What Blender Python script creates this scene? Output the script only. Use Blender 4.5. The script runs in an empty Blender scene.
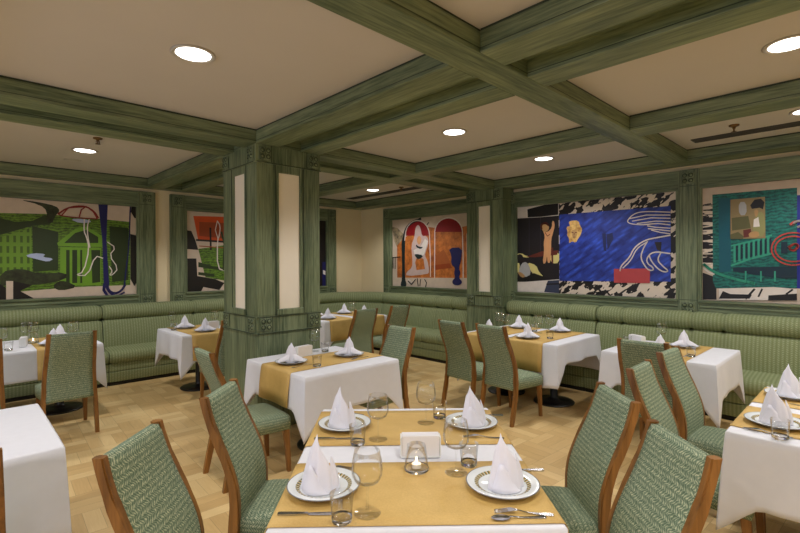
import bpy, bmesh, math, random
from mathutils import Vector, Matrix, Euler
R = math.radians
random.seed(7)
scene = bpy.context.scene
C = scene.collection

# ---------------------------------------------------------------- camera
cam = bpy.data.cameras.new('camera')
cam.lens = 463.677 / 800 * 36; cam.sensor_width = 36; cam.clip_start = .05
camo = bpy.data.objects.new('camera', cam); C.objects.link(camo)
YAW, PITCH, ROLL = 0.803366595, -5.68459871e-03, -3.88956965e-03
fw = Vector((math.cos(YAW)*math.cos(PITCH), math.sin(YAW)*math.cos(PITCH), math.sin(PITCH)))
r0 = Vector((math.sin(YAW), -math.cos(YAW), 0)); u0 = r0.cross(fw)
rr = math.cos(ROLL)*r0 + math.sin(ROLL)*u0; uu = -math.sin(ROLL)*r0 + math.cos(ROLL)*u0
camo.matrix_world = Matrix(((rr.x, uu.x, -fw.x, 0), (rr.y, uu.y, -fw.y, 0), (rr.z, uu.z, -fw.z, 1.6), (0, 0, 0, 1)))
scene.camera = camo

# ---------------------------------------------------------------- view, world, lights
vs = scene.view_settings
vs.view_transform = 'Standard'; vs.look = 'None'; vs.gamma = 1; vs.use_curve_mapping = False
vs.exposure = 0.0
w = bpy.data.worlds.new('world'); scene.world = w; w.use_nodes = True
w.node_tree.nodes['Background'].inputs[0].default_value = (.55, .68, 1, 1)
w.node_tree.nodes['Background'].inputs[1].default_value = .6

ZC, ZB = 2.867, 2.735            # ceiling, underside of the beams
XR, YL = 6.22, 7.62              # wall behind the right benches, wall behind the left benches
XM, YM = -3.4, -2.8              # the walls behind the camera
LAMPS = [(1.05, 2.87), (3.48, 2.85), (5.15, 2.83), (3.50, .37), (1.06, 6.11), (5.19, 6.04), (3.48, 6.05), (5.15, .42),
         (1.05, .37), (1.05, -1.6), (3.5, -1.6), (5.15, -1.6), (-1.0, 2.87), (-1.0, .37), (-1.0, 6.11), (-1.0, -1.6), (-2.6, 2.87), (-2.6, .37), (-2.6, 6.11)]
LAMP_W = 82.0
LAMP_COL = (1.0, .965, .94)

def area(name, loc, rot, sx, sy, power, col):
    l = bpy.data.lights.new(name, 'AREA'); l.shape = 'RECTANGLE'; l.size = sx; l.size_y = sy; l.energy = power; l.color = col
    o = bpy.data.objects.new(name, l); C.objects.link(o); o.location = loc; o.rotation_euler = rot
    return o
# daylight coming in at the windows of the wall on the camera's left
area('window_daylight', (XM - .25, 2.6, 1.7), (0, R(-90), 0), 1.4, 4.4, 75, (.62, .74, 1.0))

# ---------------------------------------------------------------- materials
def lin(c):
    return tuple((v/255/12.92 if v/255 <= .04045 else ((v/255+.055)/1.055)**2.4) for v in c) + (1,)
MATS = {}
class NT:
    def __init__(s, name):
        s.m = bpy.data.materials.new(name); s.m.use_nodes = True; s.t = s.m.node_tree; s.b = s.t.nodes['Principled BSDF']; MATS[name] = s.m
    def n(s, kind, **kw):
        x = s.t.nodes.new('ShaderNode' + kind)
        for k, v in kw.items(): setattr(x, k, v)
        return x
    def l(s, a, b): s.t.links.new(a, b)
    def val(s, x, i, v): 
        if hasattr(v, 'is_output') or isinstance(v, bpy.types.NodeSocket): s.l(v, x.inputs[i])
        else: x.inputs[i].default_value = v
    def math(s, op, a, b=0.0, c=None):
        x = s.n('Math', operation=op); s.val(x, 0, a); s.val(x, 1, b)
        if c is not None: s.val(x, 2, c)
        return x.outputs[0]
    def mix(s, f, a, b):
        x = s.n('Mix', data_type='RGBA'); s.val(x, 0, f); s.val(x, 6, a); s.val(x, 7, b); return x.outputs[2]
    def coord(s, which='Object', scale=(1, 1, 1), rot=(0, 0, 0)):
        tc = s.n('TexCoord'); mp = s.n('Mapping'); mp.inputs['Scale'].default_value = scale; mp.inputs['Rotation'].default_value = rot
        s.l(tc.outputs[which], mp.inputs[0]); return mp.outputs[0]
    def turned(s, rot, scale):
        tc = s.n('TexCoord'); a = s.n('Mapping'); b = s.n('Mapping'); a.inputs['Rotation'].default_value = rot; b.inputs['Scale'].default_value = scale
        s.l(tc.outputs['Object'], a.inputs[0]); s.l(a.outputs[0], b.inputs[0]); return b.outputs[0]
    def noise(s, vec, scale=5, detail=3, rough=.5):
        x = s.n('TexNoise'); x.inputs['Scale'].default_value = scale; x.inputs['Detail'].default_value = detail; x.inputs['Roughness'].default_value = rough
        s.l(vec, x.inputs['Vector']); return x.outputs['Fac']
    def ramp(s, f, stops):
        x = s.n('ValToRGB'); e = x.color_ramp.elements
        while len(e) < len(stops): e.new(.5)
        for q, (p, c) in zip(e, stops): q.position = p; q.color = c
        s.l(f, x.inputs[0]); return x.outputs[0]
    def base(s, v, rough=.5, **kw):
        s.val(s.b, 'Base Color', v); s.b.inputs['Roughness'].default_value = rough
        for k, q in kw.items(): s.b.inputs[k].default_value = q
    def bump(s, h, strength=.3, dist=.01):
        x = s.n('Bump'); x.inputs['Strength'].default_value = strength; x.inputs['Distance'].default_value = dist
        s.l(h, x.inputs['Height']); s.l(x.outputs[0], s.b.inputs['Normal'])

def plain(name, c, rough=.5, var=.06, scale=12, **kw):
    t = NT(name); v = t.noise(t.coord('Object'), scale, 3)
    d = tuple(max(0, x*(1-var*2)) for x in lin(c)[:3]) + (1,)
    t.base(t.ramp(v, [(.3, d), (.7, lin(c))]), rough, **kw); return t.m

def wood(name, axis, dark, light, rough=.45, fine=60, coarse=9, bump=.15):
    t = NT(name)
    sc = [1.0, 1.0, 1.0]; sc[axis] = .06
    v = t.coord('Object', tuple(sc))
    a = t.noise(v, fine, 4, .6); b = t.noise(v, coarse, 3, .55)
    f = t.math('ADD', t.math('MULTIPLY', a, .55), t.math('MULTIPLY', b, .45))
    t.base(t.ramp(f, [(.36, lin(dark)), (.64, lin(light))]), rough)
    t.bump(a, bump, .003); return t.m
G_D, G_L = (66, 82, 58), (134, 146, 112)
for i, ax in enumerate('xyz'): wood('green_wood_' + ax, i, G_D, G_L)
wood('chair_wood', 2, (102, 66, 26), (158, 108, 52), .38, 45, 8)
plain('cream_wall', (232, 216, 178), .7, .02, 3)
plain('ceiling_paint', (196, 190, 184), .8, .015, 2)
plain('cream_panel', (250, 240, 222), .55, .02, 4)
plain('white_porcelain', (238, 240, 240), .15, .01)
plain('linen', (224, 225, 232), .75, .015, 20)
plain('napkin_cloth', (232, 232, 244), .8, .01, 20)
plain('paper_white', (236, 234, 236), .7, .01)
plain('black_iron', (16, 16, 17), .35, .1)
plain('kick_black', (14, 14, 13), .6, .1)
plain('brushed_steel', (190, 190, 192), .22, .04, 40, Metallic=1.0)
plain('bronze', (120, 96, 66), .35, .1, 30, Metallic=.9)
plain('grey_metal', (74, 72, 68), .6, .05)
plain('recess_shade', (48, 62, 44), .5, .1, 30)  # dark green that paints in the shade of seams and recesses
plain('lamp_ring', (186, 180, 170), .35, .03)
plain('wax', (245, 240, 228), .4, .02)

def gold_cloth():
    t = NT('gold_cloth'); v = t.noise(t.coord('Object', (1, 1, 1)), 160, 2); u = t.noise(t.coord('Object'), 6, 2)
    t.base(t.ramp(t.math('ADD', t.math('MULTIPLY', v, .4), t.math('MULTIPLY', u, .6)), [(.3, lin((190, 154, 84))), (.7, lin((214, 180, 110)))]), .6)
gold_cloth()

def emit(name, col, strength):
    t = NT(name); t.base(col, .5); t.b.inputs['Emission Color'].default_value = col; t.b.inputs['Emission Strength'].default_value = strength; return t.m
emit('lamp_glow', (1, .97, .93, 1), 6.0)
emit('flame', (1, .72, .38, 1), 22.0)

def glass(name, tint=(1, 1, 1), gl=.9):
    # thin-walled glass: mostly clear, reflecting more at grazing angles
    m = bpy.data.materials.new(name); m.use_nodes = True; t = m.node_tree; t.nodes.clear()
    o = t.nodes.new('ShaderNodeOutputMaterial'); mx = t.nodes.new('ShaderNodeMixShader'); tr = t.nodes.new('ShaderNodeBsdfTransparent'); g = t.nodes.new('ShaderNodeBsdfGlossy')
    fr = t.nodes.new('ShaderNodeLayerWeight'); fr.inputs['Blend'].default_value = .13
    tr.inputs[0].default_value = (*tint, 1); g.inputs['Roughness'].default_value = .03
    mu = t.nodes.new('ShaderNodeMath'); mu.operation = 'MULTIPLY_ADD'; mu.inputs[1].default_value = gl; mu.inputs[2].default_value = .03
    t.links.new(fr.outputs['Fresnel'], mu.inputs[0]); t.links.new(mu.outputs[0], mx.inputs[0]); t.links.new(tr.outputs[0], mx.inputs[1]); t.links.new(g.outputs[0], mx.inputs[2]); t.links.new(mx.outputs[0], o.inputs[0])
    MATS[name] = m
glass('clear_glass', (.995, .998, .998), .5)
glass('window_glass', (.97, .98, 1), .5)
def thick_glass():
    t = NT('thick_glass'); t.base((.97, .98, .98, 1), .02); t.b.inputs['Transmission Weight'].default_value = 1; t.b.inputs['IOR'].default_value = 1.45
thick_glass()

def weave(name, dark, mid, light, cell=.016, per=.0075, uv=True, w=(.42, .62)):
    # woven cloth: little slanted threads that change direction from cell to cell
    t = NT(name); tc = t.n('TexCoord'); sp = t.n('SeparateXYZ'); t.l(tc.outputs['UV'], sp.inputs[0])
    u, v = sp.outputs[0], sp.outputs[1]
    cv = t.math('FLOOR', t.math('DIVIDE', v, cell)); par = t.math('MODULO', t.math('ABSOLUTE', cv), 2.0)
    sg = t.math('SUBTRACT', t.math('MULTIPLY', par, 2.0), 1.0)
    st = t.math('ADD', t.math('ADD', t.math('MULTIPLY', v, .8), t.math('MULTIPLY', t.math('MULTIPLY', u, sg), 1.0)), t.math('MULTIPLY', t.noise(t.coord('UV'), 60, 1), .022))
    row = t.math('MULTIPLY_ADD', t.math('SINE', t.math('MULTIPLY', v, 6.2832/cell)), .5, .5)
    s = t.math('MULTIPLY_ADD', t.math('SINE', t.math('MULTIPLY', st, 6.2832/per)), .5, .5)
    n = t.noise(t.coord('UV'), 55, 2); s2 = t.math('ADD', t.math('MULTIPLY_ADD', s, .46, t.math('MULTIPLY', row, .16)), t.math('MULTIPLY', n, .38))
    t.base(t.ramp(s2, [(w[0]-.14, lin(dark)), (w[0], lin(mid)), (w[1], lin(mid)), (w[1]+.14, lin(light))]), .85)
    t.bump(s, .25, .002); return t.m
weave('chair_fabric', (84, 104, 82), (118, 136, 110), (188, 192, 160), .020, .0115)

def bench_fabric(name, ucell=.05):
    # rows of light chain stitches running up and down
    t = NT(name); tc = t.n('TexCoord'); sp = t.n('SeparateXYZ'); t.l(tc.outputs['UV'], sp.inputs[0]); u, v = sp.outputs[0], sp.outputs[1]
    a = t.math('MULTIPLY_ADD', t.math('SINE', t.math('MULTIPLY', u, 6.2832/.034)), .5, .5)
    b = t.math('MULTIPLY_ADD', t.math('SINE', t.math('ADD', t.math('MULTIPLY', v, 6.2832/.022), t.math('MULTIPLY', t.math('SINE', t.math('MULTIPLY', u, 6.2832/.068)), 3.0))), .5, .5)
    s = t.math('MULTIPLY', a, b); n = t.noise(t.coord('UV'), 30, 2)
    s2 = t.math('ADD', t.math('MULTIPLY', s, .75), t.math('MULTIPLY', n, .25))
    t.base(t.ramp(s2, [(.12, lin((118, 128, 88))), (.45, lin((138, 148, 108))), (.9, lin((164, 172, 134)))]), .85)
    t.bump(s, .2, .003); return t.m
bench_fabric('bench_fabric')
plain('bench_plain', (92, 112, 70), .85, .06, 30)

def floor_mat():
    t = NT('parquet'); v = t.coord('Object', (1, 1, 1), (0, 0, R(3)))
    sp = t.n('SeparateXYZ'); t.l(v, sp.inputs[0]); u, w_ = sp.outputs[0], sp.outputs[1]
    S = .30
    cu = t.math('FLOOR', t.math('DIVIDE', u, S)); cv = t.math('FLOOR', t.math('DIVIDE', w_, S))
    par = t.math('MODULO', t.math('ABSOLUTE', t.math('ADD', cu, cv)), 2.0)
    fu = t.math('FRACT', t.math('DIVIDE', u, S)); fv = t.math('FRACT', t.math('DIVIDE', w_, S))
    k = t.n('Mix', data_type='FLOAT'); t.val(k, 0, par); t.val(k, 2, fu); t.val(k, 3, fv)
    k2 = t.n('Mix', data_type='FLOAT'); t.val(k2, 0, par); t.val(k2, 2, fv); t.val(k2, 3, fu)
    strip = t.math('FLOOR', t.math('MULTIPLY', k.outputs[0], 3.0))
    cb = t.n('CombineXYZ'); t.l(cu, cb.inputs[0]); t.l(cv, cb.inputs[1]); t.l(strip, cb.inputs[2])
    wn = t.n('TexWhiteNoise', noise_dimensions='3D'); t.l(cb.outputs[0], wn.inputs[0])
    g = t.n('CombineXYZ'); t.l(t.math('MULTIPLY', k.outputs[0], 30.0), g.inputs[0]); t.l(t.math('MULTIPLY', k2.outputs[0], 2.2), g.inputs[1]); t.l(t.math('MULTIPLY', wn.outputs[0], 40.0), g.inputs[2])
    gr = t.noise(g.outputs[0], 1.0, 4, .6)
    f = t.math('ADD', t.math('MULTIPLY', wn.outputs[0], .55), t.math('MULTIPLY', gr, .45))
    col = t.ramp(f, [(.15, lin((196, 162, 108))), (.5, lin((216, 184, 128))), (.9, lin((232, 206, 152)))])
    e = t.math('ABSOLUTE', t.math('SUBTRACT', t.math('FRACT', t.math('MULTIPLY', k.outputs[0], 3.0)), .5))
    e2 = t.math('ABSOLUTE', t.math('SUBTRACT', k2.outputs[0], .5))
    line = t.math('MAXIMUM', t.math('GREATER_THAN', e, .487), t.math('GREATER_THAN', e2, .4955))
    t.base(t.mix(t.math('MULTIPLY', line, .45), col, lin((96, 70, 42))), .38)
floor_mat()

def plate_mat():
    t = NT('plate_glaze'); tc = t.n('TexCoord'); sp = t.n('SeparateXYZ'); t.l(tc.outputs['Object'], sp.inputs[0])
    rad = t.math('SQRT', t.math('ADD', t.math('POWER', sp.outputs[0], 2.0), t.math('POWER', sp.outputs[1], 2.0)))
    ang = t.math('ARCTAN2', sp.outputs[1], sp.outputs[0])
    def band(a, b): return t.math('MULTIPLY', t.math('GREATER_THAN', rad, a), t.math('LESS_THAN', rad, b))
    wv = t.math('SINE', t.math('MULTIPLY', ang, 40.0)); leaf = t.math('MULTIPLY', band(.089, .104), t.math('GREATER_THAN', wv, -.35))
    gold = t.math('MULTIPLY', band(.090, .103), t.math('GREATER_THAN', t.math('SINE', t.math('MULTIPLY_ADD', ang, 40.0, 2.0)), .45))
    c = t.mix(leaf, lin((226, 230, 232)), lin((88, 98, 62)))
    c = t.mix(gold, c, lin((196, 160, 84)))
    c = t.mix(t.math('MULTIPLY', band(.1325, .14), .8), c, lin((92, 92, 98)))
    t.base(c, .12)
plate_mat()
# ---------------------------------------------------------------- mesh helpers
def link(name, bm, mats, parent=None, loc=None, rotz=0, smooth=False, keep=False):
    me = bpy.data.meshes.new(name); bmesh.ops.recalc_face_normals(bm, faces=bm.faces) if not keep else None
    bm.to_mesh(me); bm.free()
    for m in (mats if isinstance(mats, (list, tuple)) else [mats]): me.materials.append(MATS[m])
    o = bpy.data.objects.new(name, me); C.objects.link(o); o.parent = parent
    if loc: o.location = loc
    o.rotation_euler.z = rotz
    if smooth:
        for p in me.polygons: p.use_smooth = True
    return o
def tag(o, label=None, cat=None, group=None, kind=None):
    if label: o['label'] = label
    if cat: o['category'] = cat
    if group: o['group'] = group
    if kind: o['kind'] = kind
    return o
def thing(name, label, cat, loc=(0, 0, 0), rotz=0, group=None):
    o = bpy.data.objects.new(name, None); o.empty_display_size = .05; C.objects.link(o); o.location = loc; o.rotation_euler.z = rotz
    return tag(o, label, cat, group)
def dup(root, loc, rotz, label, group=None):
    r = root.copy(); C.objects.link(r); r.location = loc; r.rotation_euler = (0, 0, rotz); r['label'] = label
    if group: r['group'] = group
    for ch in list(root.children):
        c = ch.copy(); C.objects.link(c); c.parent = r; c.matrix_parent_inverse = ch.matrix_parent_inverse
        for g in ch.children:
            d = g.copy(); C.objects.link(d); d.parent = c
    return r
def box(bm, x0, x1, y0, y1, z0, z1, bev=0):
    v = [bm.verts.new(p) for p in ((x0,y0,z0),(x1,y0,z0),(x1,y1,z0),(x0,y1,z0),(x0,y0,z1),(x1,y0,z1),(x1,y1,z1),(x0,y1,z1))]
    fs = [bm.faces.new([v[i] for i in q]) for q in ((3,2,1,0),(4,5,6,7),(0,1,5,4),(1,2,6,5),(2,3,7,6),(3,0,4,7))]
    if bev:
        es = list({e for f in fs for e in f.edges}); bmesh.ops.bevel(bm, geom=es, offset=bev, segments=2, affect='EDGES', profile=.5)
def boxes(*bs, bev=0):
    bm = bmesh.new()
    for b in bs: box(bm, *b, bev=bev)
    return bm
def lathe(bm, prof, n=24, cx=0, cy=0, close=False):
    rings = []
    for r, z in prof:
        if r < 1e-6: rings.append([bm.verts.new((cx, cy, z))])
        else: rings.append([bm.verts.new((cx + r*math.cos(2*math.pi*i/n), cy + r*math.sin(2*math.pi*i/n), z)) for i in range(n)])
    for a, b in zip(rings, rings[1:]):
        if len(a) == 1 and len(b) == 1: continue
        for i in range(n):
            j = (i+1) % n
            if len(a) == 1: bm.faces.new((a[0], b[i], b[j]))
            elif len(b) == 1: bm.faces.new((a[i], a[j], b[0]))
            else: bm.faces.new((a[i], a[j], b[j], b[i]))
    return bm
def sweep_rect(bm, path, cap=True):
    # path: list of 4-corner sections (lists of Vectors)
    secs = [[bm.verts.new(p) for p in s] for s in path]
    for a, b in zip(secs, secs[1:]):
        k = len(a)
        for i in range(k): bm.faces.new((a[i], a[(i+1) % k], b[(i+1) % k], b[i]))
    if cap: bm.faces.new(secs[0]); bm.faces.new(list(reversed(secs[-1])))
    return bm
def structure(name, bm, mats, smooth=False):
    o = link(name, bm, mats, smooth=smooth); o['kind'] = 'structure'; return o

# ---------------------------------------------------------------- room shell
structure('floor', boxes((XM-.2, XR+.2, YM-.2, YL+.2, -.1, 0)), 'parquet')
structure('ceiling', boxes((XM-.2, XR+.2, YM-.2, YL+.2, ZC, ZC+.15)), 'ceiling_paint')
structure('wall_right', boxes((XR, XR+.2, YM-.2, YL, 0, ZC)), 'cream_wall')
structure('wall_left', boxes((XM-.2, XR+.2, YL, YL+.2, 0, ZC)), 'cream_wall')
structure('wall_back', boxes((XM-.2, XR, YM-.2, YM, 0, ZC)), 'cream_wall')
# the wall on the camera's left has three windows that let the daylight in
WIN = [(.5, 1.8), (2.1, 3.4), (3.7, 5.0)]
bm = bmesh.new()
box(bm, XM-.15, XM, YM, YL, 0, 1.0); box(bm, XM-.15, XM, YM, YL, 2.5, ZC)
ys = [YM] + [v for p in WIN for v in p] + [YL]
for i in range(0, len(ys), 2): box(bm, XM-.15, XM, ys[i], ys[i+1], 1.0, 2.5)
structure('wall_window', bm, 'cream_wall')
for i, (a, b) in enumerate(WIN):
    wo = structure('window_%d' % (i+1), boxes((XM-.1, XM-.04, a, a+.06, 1, 2.5), (XM-.1, XM-.04, b-.06, b, 1, 2.5), (XM-.1, XM-.04, a+.06, b-.06, 1, 1.06), (XM-.1, XM-.04, a+.06, b-.06, 2.44, 2.5), (XM-.09, XM-.05, (a+b)/2-.02, (a+b)/2+.02, 1.06, 2.44)), 'green_wood_z')
    link('pane', boxes((XM-.075, XM-.07, a+.06, b-.06, 1.06, 2.44)), 'window_glass', wo)

# ---------------------------------------------------------------- ceiling beams
TRIM = [0]
def trim(bm, mat):
    TRIM[0] += 1; return structure('trim_%d' % TRIM[0], bm, mat)
def beam(x0, x1, y0, y1, axis):
    # moulded beam: square body, a bead near the lower edge and a ceiling strip, both darkened as painted shade
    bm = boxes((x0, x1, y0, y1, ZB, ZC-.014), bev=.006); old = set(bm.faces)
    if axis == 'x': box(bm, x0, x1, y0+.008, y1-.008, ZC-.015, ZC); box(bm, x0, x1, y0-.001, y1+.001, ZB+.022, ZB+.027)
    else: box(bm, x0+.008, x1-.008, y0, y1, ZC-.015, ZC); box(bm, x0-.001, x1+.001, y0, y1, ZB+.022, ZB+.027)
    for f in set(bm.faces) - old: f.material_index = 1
    return trim(bm, ['green_wood_' + axis, 'recess_shade'])
PX, PY = 5.915, 7.415            # inner faces of the beams round the edge
DX = [(2.05, 2.29), (2.53, 2.755), (4.19, 4.455), (-.35, -.11)]
for a, b in ((1.50, 1.72), (4.06, 4.30), (4.54, 4.79), (-.9, -.68)):
    beam(XM, PX, a, b, 'x')
    SEG = None
rows = [(YM, -.9), (-.68, 1.50), (1.72, 4.06), (4.30, 4.54), (4.79, PY)]
for a, b in DX:
    for c, d in rows: beam(a, b, c, d, 'y')
beam(PX, XR, YM, YL, 'y'); beam(XM, PX, PY, YL, 'x')
# the narrow channels between the paired beams are closed with dark stained boards
for c, d in rows: trim(boxes((2.29, 2.53, c, d, ZC-.03, ZC-.012)), 'green_wood_y')
trim(boxes((XM, 2.05, 4.30, 4.54, ZC-.03, ZC-.012)), 'green_wood_x'); trim(boxes((2.755, PX, 4.30, 4.54, ZC-.03, ZC-.012)), 'green_wood_x')

# ---------------------------------------------------------------- rosette blocks, wall panelling
def rosette_bm(s, d):
    # square block in the YZ plane facing -X with four round bosses, each ringed by a recess with its shade painted in
    bm = bmesh.new(); h = s/2
    box(bm, -d, .0, -h, h, -h, h, bev=.004)
    for cy in (-h*.46, h*.46):
        for cz in (-h*.46, h*.46):
            r = h*.42; n = 18
            prof = [(r, -d+.001), (r, -d-.004), (r*.88, -d-.006), (r*.84, -d-.001), (r*.70, -d-.0005), (r*.56, -d-.005), (r*.3, -d-.008), (0, -d-.009)]
            rings = [[bm.verts.new((x, cy + q*math.cos(2*math.pi*i/n), cz + q*math.sin(2*math.pi*i/n))) for i in range(n)] if q > 0 else [bm.verts.new((x, cy, cz))] for q, x in prof]
            for k, (A, B) in enumerate(zip(rings, rings[1:])):
                for i in range(n):
                    j = (i+1) % n
                    f = bm.faces.new((A[i], A[j], B[0])) if len(B) == 1 else bm.faces.new((A[i], A[j], B[j], B[i]))
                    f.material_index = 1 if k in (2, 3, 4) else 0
    return bm
ros0 = None
def rosette(parent, loc, rotz, s=.125, d=.012):
    global ros0
    if ros0 is None:
        ros0 = link('rosette_block', rosette_bm(.125, .012), ['green_wood_z', 'recess_shade'], parent, loc, rotz); return ros0
    o = ros0.copy(); C.objects.link(o); o.parent = parent; o.location = loc; o.rotation_euler = (0, 0, rotz); k = s/.125; o.scale = (1, k, k); return o

FT, FB, PT, PB = 2.685, 1.00, 2.452, 1.172     # frame top, frame foot, picture top, picture bottom
def panel_frame(wall, posts, spans):
    # posts: (a, b) along the wall; spans: (a, b) openings between posts; local X = into the room
    T = .055
    def b3(a, b, z0, z1, t, t0=0):
        if wall == 'R': return (XR-t, XR-t0, a, b, z0, z1)
        return (a, b, YL-t, YL-t0, z0, z1)
    root = None
    for a, b in posts:
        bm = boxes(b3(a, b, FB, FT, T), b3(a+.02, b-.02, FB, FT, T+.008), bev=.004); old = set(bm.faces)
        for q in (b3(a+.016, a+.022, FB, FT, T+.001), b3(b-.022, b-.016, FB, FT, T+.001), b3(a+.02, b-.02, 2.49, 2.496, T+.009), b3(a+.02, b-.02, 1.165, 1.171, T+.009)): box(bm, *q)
        for f in set(bm.faces) - old: f.material_index = 1  # thin dark strips paint seam shade onto the post
        p = trim(bm, ['green_wood_z', 'recess_shade'])
        m = (a+b)/2
        for z in (2.585, 1.075):
            if wall == 'R': rosette(p, (XR-T-.006, m, z), 0, .135)
            else: rosette(p, (m, YL-T-.006, z), R(90), .135)
    ax = 'y' if wall == 'R' else 'x'
    for a, b in spans:
        trim(boxes(b3(a, b, PT, FT, T-.008), b3(a, b, PT-.0, PT+.03, T+.004), b3(a, b, PT+.05, PT+.062, T), bev=.003), 'green_wood_' + ax)
        trim(boxes(b3(a, b, FB, PB, T-.008), b3(a, b, PB-.028, PB, T+.016), b3(a, b, PB-.085, PB-.07, T+.004), bev=.003), 'green_wood_' + ax)
        trim(boxes(b3(a, a+.022, PB, PT, T-.004), b3(b-.022, b, PB, PT, T-.004), bev=.003), 'green_wood_z')
panel_frame('L', [(1.965, 2.2), (2.41, 2.635), (5.32, 5.53), (-1.0, -.78)], [(-.78, 1.965), (2.635, 5.32)])
panel_frame('R', [(6.665, 6.87), (4.56, 4.76), (3.87, 4.0), (1.445, 1.665), (-1.05, -.83)], [(4.76, 6.665), (1.665, 3.87), (-.83, 1.445)])
# ---------------------------------------------------------------- painted wall murals
COL = dict(black=(20,18,18), ink=(30,26,32), cream=(214,196,178), chalk=(232,224,218), navy=(24,26,92), royal=(28,40,150), dark_blue=(28,38,92), pale_blue=(176,188,222), dark_red=(140,34,30), crimson=(146,14,24),
  dark_green=(40,58,26), green_lit=(112,160,44), dark_orange=(160,70,28), orange=(216,84,26), burnt=(176,96,48), dark_teal=(22,40,46), flesh=(216,160,112), tan=(186,146,96), brown=(104,44,34), yellow=(226,214,140), pale_grey=(176,178,182),
  slate=(58,66,92), violet_grey=(56,48,66), brick_red=(186,70,74), rose_grey=(206,182,178), deep_teal=(12,92,110), sea_green=(56,166,138), night_teal=(14,46,62), olive_tan=(150,132,92), olive=(98,96,58), olive_lit=(150,150,96), coral=(206,74,66))
for k, c in COL.items(): plain('ink_' + k, c, .45, .05, 10)
def print_mat(key, lo, hi, ax, kind):
    t = NT('ink_' + key); u = {'L': (1, 1, 1), 'R': (1, 1, 1)}[ax]
    v = t.coord('Object', u)
    if kind == 'mottle': f = t.noise(v, 9, 6, .7)
    elif kind == 'engrave':
        n = t.noise(v, 20, 6, .75); x = t.n('TexWave', wave_type='BANDS', bands_direction='Z'); x.inputs['Scale'].default_value = 9; x.inputs['Distortion'].default_value = 9; x.inputs['Detail'].default_value = 3; t.l(v, x.inputs['Vector'])
        f = t.math('ADD', t.math('MULTIPLY', n, .84), t.math('MULTIPLY', x.outputs['Fac'], .16))
    elif kind == 'relief':
        v2 = t.turned((R(35), 0, 0), (1, 1, 4)); x = t.n('TexVoronoi', feature='F1', distance='CHEBYCHEV'); x.inputs['Scale'].default_value = 5; t.l(v2, x.inputs['Vector'])
        f = t.math('ADD', t.math('MULTIPLY', x.outputs['Distance'], .75), t.math('MULTIPLY', t.noise(v, 10, 5, .7), .5))
    if kind == 'relief': t.base(t.ramp(f, [(.28, lin(hi)), (.5, lin(tuple((a+b)/2 for a, b in zip(lo, hi)))), (.8, lin(lo))]), .45)
    else: t.base(t.ramp(f, [(.34, lin(lo)), (.62, lin(hi))]), .45)
print_mat('green_print', (40, 60, 20), (106, 146, 42), 'L', 'engrave'); print_mat('dark_print', (14, 18, 10), (56, 66, 40), 'L', 'mottle')
print_mat('orange_print', (150, 78, 34), (214, 128, 58), 'R', 'mottle'); print_mat('grey_print', (80, 74, 62), (190, 172, 138), 'R', 'mottle')
print_mat('gold_print', (150, 96, 34), (232, 196, 120), 'R', 'mottle'); print_mat('blue_print', (24, 36, 112), (56, 92, 214), 'R', 'relief')
print_mat('teal_print', (6, 58, 66), (24, 124, 112), 'R', 'engrave')
def window_print():
    t = NT('ink_window_green'); sp = t.n('SeparateXYZ'); t.l(t.coord('Object'), sp.inputs[0])
    fx = t.math('FRACT', t.math('MULTIPLY', sp.outputs[0], 15.0)); fz = t.math('FRACT', t.math('MULTIPLY', sp.outputs[2], 7.5))
    wdw = t.math('MULTIPLY', t.math('LESS_THAN', t.math('ABSOLUTE', t.math('SUBTRACT', fx, .5)), .2), t.math('LESS_THAN', t.math('ABSOLUTE', t.math('SUBTRACT', fz, .5)), .32))
    t.base(t.mix(t.math('MULTIPLY', wdw, .7), lin((104, 144, 44)), lin((34, 52, 18))), .45)
window_print()
def bw(key, rot, sc, lo=.5):
    # black and white scraps: thresholded slanted cells
    t = NT('ink_' + key); v = t.turned((R(rot), 0, 0), sc); x = t.n('TexVoronoi', feature='F1', distance='MANHATTAN'); x.inputs['Scale'].default_value = 8.5; t.l(v, x.inputs['Vector'])
    sp = t.n('SeparateColor'); t.l(x.outputs['Color'], sp.inputs[0])
    n = t.noise(v, 13, 2, .5)
    k = t.math('GREATER_THAN', t.math('ADD', t.math('MULTIPLY', sp.outputs[0], .9), t.math('MULTIPLY', n, .5)), .79)
    t.base(t.mix(k, lin((222, 208, 192)), lin((22, 18, 18))), .45)
bw('bw_print', 38, (1, 1.2, 2.4)); bw('bw_bars', 0, (1, .8, 5))
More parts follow.
